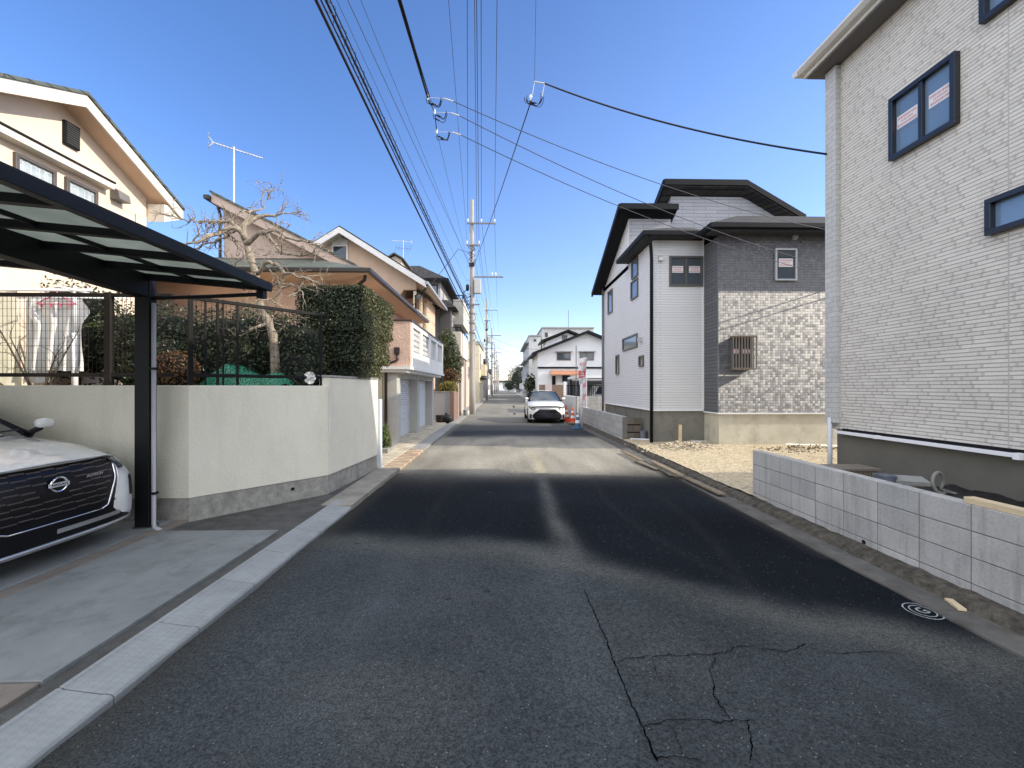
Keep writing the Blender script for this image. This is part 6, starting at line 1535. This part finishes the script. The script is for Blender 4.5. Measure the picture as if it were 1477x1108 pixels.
window(ap, 'y', 62, -1, wx(786, 62), wx(790, 62), wz(786, 486, 62), wz(786, 480, 62), fm=TRIMD, gm=GLASS, mull=1, fw=.08)
MB().tube([(wx(820, 64), 64, 10.2), (wx(820, 64), 64, 13.5)], .05, 6).build('mast', STEEL, ap)
# far buildings and trees closing the street
def far_tree(label, x, y, r, h, seed, name='far_tree', lm=LDARK):
    return shrub(name, label, 'tree', [((x, y, h*.55), (r, r, h*.42)), ((x+r*.4, y-.4, h*.42), (r*.7, r*.7, h*.32))], lm, .32, 130/r*r, p=2, seed=seed, gz=0, nz=.4, core=.62, group='dark trees far up the street')
far_tree('dark evergreen beside the left wall of the white gabled house', wx(766, 46), 46, .75, 3.5, 61)
far_tree('tall dark rounded tree above the distant rooftops on the right of the street', wx(749, 105), 105, 3.0, 7.2, 62)
far_tree('smaller dark tree just right of the tall rounded one far up the street', wx(757, 84), 84, 1.5, 4.2, 63)
far_tree('little dark tree at the very end of the street', wx(733, 170), 170, 2.2, 4.5, 64)
GRH = M('far_grey_wall', (.42, .42, .43), .9, .08, .5); BRH = M('far_tan_wall', (.46, .40, .33), .9, .08, .5); DKB = M('far_dark_wall', (.09, .085, .085), .8, .1)
FH = 'small houses far up the street'
specs = [('white far house with dark roof just past the apartment block', 3.9, 10, 80, 88, 5.2, 6.8, WHW), ('grey far house beyond the tall rounded tree', 4.2, 11, 112, 122, 5.4, 7.2, GRH), ('tan far house near the end of the right side', 4.5, 12, 130, 142, 5.2, 6.6, BRH), ('last pale house on the right where the street vanishes', 4.5, 12, 155, 170, 5.0, 6.4, WHW),
         ('tan far house behind the second utility pole', -10, -3.0, 60, 70, 5.5, 7.0, BRH), ('grey far house beside the third utility pole', -10, -3.1, 74, 84, 5.3, 6.9, GRH), ('white far house past the third utility pole', -10, -3.2, 90, 102, 5.2, 6.6, WHW), ('tan far house by the fourth utility pole', -10, -3.3, 108, 120, 5.0, 6.5, BRH), ('last grey house on the left where the street vanishes', -10, -3.4, 128, 150, 5.0, 6.4, GRH), ('low pale building closing the far end of the street', -6, 7, 240, 250, 4.6, 5.6, WHW)]
for i, (l, x0, x1, y0, y1, ze, zr2, wm) in enumerate(specs):
    face = x0 if x0 > 0 else x1; o = -1 if x0 > 0 else 1
    plain_house('far_house', l, x0, x1, y0, y1, ze, zr2, wm, ROOFD, 'x' if i % 2 else 'y', wins=[('x', face, o, y0+1+2.6*k, y0+2.4+2.6*k, z, z+1.2) for k in range(3) for z in (1.1, 3.5)] + [('y', y0, -1, (x0 if x0 > 0 else x1-2.6)+.6, (x0 if x0 > 0 else x1-2.6)+2, 3.5, 4.6)], group=FH)
tag(MB().box(wx(747, 95)-4, wx(757, 95)+3.8, 96, 103, 0, 6.9).build('far_building', DKB, loc=(6, 99, 0)), 'dark block-like building behind the tall rounded tree', 'building') if False else None
pw2 = tag(MB().box(3.3, 3.45, 44, 60, 0, 1.5).build('far_wall', CONC, loc=(3.4, 52, 0)), 'grey garden wall running up the right side beyond the hatchback', 'wall')
for i, (x, y_, l) in enumerate(((3.0, 63, 'pale sign panel on a post beside the far right garden wall'), (3.2, 73, 'white post standing far up the right side of the street'))):
    t = thing('sign_post', l, 'sign', (x, y_, 0)); MB().tube([(x, y_, 0), (x, y_, 2.4)], .05, 6).build('post', WHITER, t); MB().box(x-.3, x+.3, y_-.07, y_-.05, 1.4, 2.3).build('panel', WHITER, t)

# ------------------------------------------------------------------ utility poles
PX, PY = wx(681, 26), 26.0
INS = M('porcelain', (.70, .70, .68), .25, .05)
def arm(t, z, x0, x1, ins, y=-.16):
    MB().box(x0, x1, y-.04, y+.04, z-.04, z+.04).build('crossarm', STEEL, t, local=True)
    for x in ins:
        MB().lathe([(.015, z+.04), (.03, z+.10), (.055, z+.13), (.04, z+.17), (.055, z+.20), (.035, z+.26), (.012, z+.28)], 10, (x, y, 0)).build('insulator', INS, t, local=True)
up = thing('utility_pole', 'nearest tall concrete utility pole with three cross-arms and a grey transformer box', 'utility pole', (0, 0, 0), 'utility poles along the left kerb')
MB().lathe([(.185, 0), (.175, 2), (.148, 7), (.105, 13.2), (.095, 13.25)], 16).build('pole', CONCL, up, smooth=True, local=True)
x_ = lambda px: wx(px, 26) - PX
arm(up, 11.75, x_(673.5), x_(715), [x_(675), x_(694.5), x_(713.5)]); arm(up, 10.4, x_(673), x_(692.5), [x_(674), x_(691)]); arm(up, 8.45, x_(684), x_(726), [x_(710), x_(715)])
arm(up, 6.75, x_(674), x_(692), [])
MB().box(.14, .55, -.30, .05, 7.42, 8.30).build('transformer_box', M('transformer_grey', (.46, .47, .46), .5, .06), up, local=True, bevel=.03)
mb = MB()
for k in range(9): mb.tube([(.0, -.14, 9.2+.12*k), (.25*math.sin(k*2.1), -.26, 9.25+.12*k), (.14*math.cos(k), -.15, 9.4+.13*k)], .022, 5)
mb.box(-.16, .16, -.24, -.12, 9.1, 9.3); mb.build('cable_joint', CABLE, up, local=True)
mb = MB()
mb.lathe([(.05, 7.6), (.10, 7.65), (.10, 7.95), (.05, 8.0)], 12, (-.28, -.1, 0)); mb.tube([(-.28, -.1, 7.7), (-.55, -.2, 7.45), (-.3, -.2, 7.15), (-.05, -.15, 7.3)], .03, 6); mb.build('cable_closure', CABLE, up, local=True, smooth=True)
mb = MB()
for k in range(20): a_ = 0 if k % 2 else math.pi; mb.tube([(.14*math.cos(a_), 0, 2.4+.42*k), (.34*math.cos(a_), 0, 2.42+.42*k)], .012, 5)
mb.build('climbing_steps', STEEL, up, local=True)
mb = MB()
for z in (5.0, 5.6, 6.2): mb.lathe([(.20, z), (.20, z+.07)], 14); mb.tube([(-.05, -.2, z), (.2, -.35, z-.1), (.25, -.3, z-.35), (.05, -.2, z-.5)], .02, 5)
mb.build('clamp_band', STEEL, up, local=True)
mb = MB(); mb.tube([(.17, -.03, 0.05), (.17, -.03, 4.6)], .035, 8); mb.build('riser_pipe', GREYP, up, local=True)
up.location = (PX, PY, 0)
polesY = [26]
for i, (px, y_, l) in enumerate(((702, 55, 'second utility pole with cross-arms beside the cream flat-roofed house'), (709.5, 82, 'third utility pole, seen just past the second'), (713.5, 108, 'fourth utility pole in the receding line'), (716, 135, 'fifth utility pole in the receding line'), (718, 165, 'sixth utility pole, faint near the end of the street'), (719.2, 200, 'last and smallest utility pole where the street vanishes'))):
    dup(up, (wx(px, y_), y_, 0), None, l)
poles = [(PX, 26), (wx(702, 55), 55), (wx(709.5, 82), 82), (wx(713.5, 108), 108), (wx(716, 135), 135), (wx(718, 165), 165), (wx(719.2, 200), 200)]

# ------------------------------------------------------------------ overhead cables
def sagline(p, q, sag, n=18):
    p, q = Vector(p), Vector(q); return [p.lerp(q, i/n) - Vector((0, 0, sag*4*(i/n)*(1-i/n))) for i in range(n+1)]
def cable(label, pts, r, mat=CABLE, n=5, loc=None):
    return tag(MB().tube(pts, r, n).build('overhead_cable', mat, smooth=True, loc=loc or pts[0]), label, 'cable', 'overhead cables')
def through(pa, px0, zt, Yend=-5):        # from the pole point back past us, crossing the top edge column px0 at height zt
    Yt = (zt - EYE)*FPX/559; q = Vector((wx(px0, Yt), Yt, zt)); pa = Vector(pa); k = (Yend - pa.y)/(q.y - pa.y); return pa + (q - pa)*k
def run(label, dx, z, px0, ztop, r, sag=.35, mat=CABLEG, spans=7, far=True):
    pts = []
    a = Vector((PX+dx, 25.84, z)); b_ = through(a, px0, ztop); pts += sagline(b_, a, 0.02, 14)
    if far:
        for (xa, ya), (xb_, yb_) in zip(poles, poles[1:spans]): pts += sagline((xa+dx, ya-.16, z), (xb_+dx, yb_-.16, z), sag, 10)[1:]
    return cable(label, pts, r, mat)
run('outermost high wire on the left end of the top cross-arms', x_(675), 12.03, 674, 12.3, .011)
run('high wire along the middle insulators of the top cross-arms', x_(694.5), 12.03, 694, 12.3, .012)
run('high wire along the road-side end of the top cross-arms', x_(713.5), 12.03, 717, 12.3, .011)
run('paired wire just left of the middle high wire overhead', x_(688), 10.75, 684.5, 11.2, .010)
run('thin paired wire touching the middle wires overhead', x_(691), 10.68, 687.5, 11.0, .012)
run('slack thin wire slanting to the lower short cross-arm', x_(674), 10.68, 647, 10.6, .007)
run('thin phone line right of the black cable bundle', -.18, 9.3, 500, 8.6, .008)
run('second thin phone line further right of the black cable bundle', -.12, 9.0, 519, 9.2, .006)
run('faint thin line close beside the black cable bundle', -.2, 7.9, 484, 7.4, .005)
def bundle(label, dx, z, px0, zt, r, spiral, far=True):
    a = Vector((PX+dx, 25.84, z)); b_ = through(a, px0, zt); mb = MB()
    ln = sagline(b_, a, .12, 60); mb.tube(ln, r, 6)
    if far:
        for (xa, ya), (xb_, yb_) in zip(poles, poles[1:]): mb.tube(sagline((xa+dx, ya-.16, z), (xb_+dx, yb_-.16, z), .45, 10), r, 6)
    o = tag(mb.build('overhead_cable', CABLE, smooth=True, loc=ln[-1]), label, 'cable', 'overhead cables')
    if spiral:
        sp = []; L = (a - b_).length
        for i in range(900):
            t = i/899; f = t*60; k = min(59, int(f)); p = ln[k].lerp(ln[k+1], f-k); an = t*L/.38*6.283; sp.append(p + Vector((math.cos(an)*spiral, 0, math.sin(an)*spiral - spiral*.6)))
        MB().tube(sp, .004, 4).build('spiral_hanger', CABLE, o)
    return o
bundle('thick black telephone cable, lowest of the bundle over the left kerb', -.2, 6.1, 459, 6.35, .021, 0)
bundle('thick black telephone cable wound with a spiral hanger over the left kerb', -.2, 6.72, 473, 6.75, .019, .05)
bundle('slimmer black cable running inside the bundle over the left kerb', -.18, 6.62, 466, 6.6, .012, 0)
bundle('upper black messenger cable on the right of the bundle over the left kerb', -.16, 6.85, 479, 6.85, .010, .03)
# service drops hung in mid-span
def joint_loops(mb, c, n, r, rng):
    for k in range(n):
        pts = []; ph = rng.uniform(-.3, .3); rr = r*rng.uniform(.75, 1.1); cc = Vector(c) + Vector((rng.uniform(-.03, .03), 0, rng.uniform(-.04, .02)))
        for i in range(13): a_ = math.pi*(1.0 + i/12*1.05) + ph; pts.append(cc + Vector((math.cos(a_)*rr, .05*math.sin(i), math.sin(a_)*rr*.9)))
        mb.tube(pts, .006, 5)
        mb.tube([pts[4], pts[6]], .013, 6)
YA = 7.6; rng = random.Random(8)
nA = [at(617, 141, YA), at(627, 162, YA+.25), at(630, 190, YA+.4)]
d_ = through(nA[0], 575, wz(575, 0, 5.7))
c = sagline(Vector((wx(575, 5.7), 5.7, wz(575, 0, 5.7))) + (Vector((wx(575, 5.7), 5.7, wz(575, 0, 5.7))) - nA[0])*4.5, nA[0], .0, 10)
ca_ = thing('service_drop', 'black twisted service cable ending in looped splices over the middle of the road', 'cable', tuple(nA[0]), 'overhead cables')
mb = MB(); mb.tube(c, .020, 6); mb.tube([p + Vector((.03, 0, .02*math.sin(i*2))) for i, p in enumerate(c)], .012, 6); mb.tube([nA[0], nA[1], nA[2]], .009, 5); mb.build('cable', CABLE, ca_, smooth=True)
mb = MB()
for n_ in nA: joint_loops(mb, n_ + Vector((.13, 0, -.02)), 3, .13, rng)
mb.build('splice_loops', CABLE, ca_)
mb = MB()
for n_ in nA: mb.lathe([(.014, -.04), (.02, 0), (.014, .05)], 8, tuple(n_)); mb.tube([n_ + Vector((.30, 0, -.01)), n_ + Vector((.46, 0, -.06))], .012, 6); mb.tube([n_, n_ + Vector((.30, 0, -.01))], .004, 5)
mb.build('dead_end_clamp', INS, ca_)
cable('faint messenger wire from the looped splices down to the nearest pole', sagline(nA[2], (PX-.1, 25.8, 8.9), .1, 14), .004, CABLEG)
for i, (p0, mid, pe, l) in enumerate(((0, (881, 250), (1187, 331.5), 'highest of three thin drops crossing the road towards the grey house'), (1, (840, 263.6), (1187, 382), 'middle of three thin drops crossing the road towards the grey house'), (2, (840, 285), (1187, 394), 'lowest of three thin drops crossing the road towards the grey house'))):
    a = nA[p0] + Vector((.46, 0, -.06)); e = at(pe[0], pe[1], 10.65); e = e + (e - a)*.12; e.y = min(e.y, 10.72)
    cable(l, sagline(a, e, .32, 24), .0075, CABLEG)
nB = at(771, 118, 8.2); nC = at(767, 143, 8.2)
e = Vector((XW-.05, 6.25, zX(1189, 228, XW-.05)))
cb = thing('service_drop', 'black service cable slung from the looped joint to the corner of the beige house', 'cable', tuple(nB), 'overhead cables')
mb = MB(); mb.tube(sagline(nB + Vector((.20, 0, -.03)), e, .16, 20), .015, 6); mb.build('cable', CABLE, cb, smooth=True)
mb = MB(); joint_loops(mb, nC + Vector((.05, 0, .02)), 4, .16, rng); mb.build('splice_loops', CABLE, cb)
mb = MB(); mb.tube([nB, nB + Vector((.20, 0, -.03))], .014, 6); mb.tube([nB, nC], .005, 5); mb.tube([nB + Vector((.2, 0, -.03)), nC + Vector((.2, 0, .05)), nC + Vector((.17, 0, -.06))], .006, 5); mb.lathe([(.012, -.05), (.03, 0), (.02, .06)], 8, tuple(nC + Vector((-.02, 0, .02)))); mb.build('dead_end_clamp', INS, cb)
cable('taut black wire rising from the nearest pole to the looped joint over the road', sagline(nC, (PX+.1, 25.8, 9.1), .12, 16), .012, CABLE)
cable('faint wire running from the looped joint up out of view', [nB + Vector((0, 0, .02)), nB + (at(773, 0, 6.6) - nB)*2.2], .004, CABLEG)
for i, (y_, z, ex, ez, l) in enumerate(((55, 8.6, 4.3, 6.2, 'upper drop wire from the second pole across to the apartment side'), (55, 7.8, 4.3, 5.0, 'middle drop wire from the second pole across the street'), (55, 7.2, 4.5, 3.6, 'lower slack drop wire from the second pole across the street'))):
    cable(l, sagline((wx(702, 55), 54.8, z), (ex+i*.6, 50+i*2, ez), .5, 14), .016, CABLEG)
for i, (a, b_, l) in enumerate((((PX-.1, 25.8, 7.4), (-3.0, 21, 5.9), 'short drop wire from the nearest pole to the peach gabled house'), ((PX-.1, 25.8, 7.0), (-3.5, 25.3, 6.9), 'short drop wire from the nearest pole to the balcony house'), ((PX, 25.8, 10.0), (wx(661, 22), 22, wz(661, 359, 22)), 'thin stay wire from the nearest pole up to a mid-air clamp'), ((wx(661, 22), 22, wz(661, 359, 22)), (-3.9, 18.3, 5.2), 'dark drop wire from the mid-air clamp to the posted balcony'))):
    cable(l, sagline(a, b_, .08, 10), .011 if i != 3 else .014, CABLE)
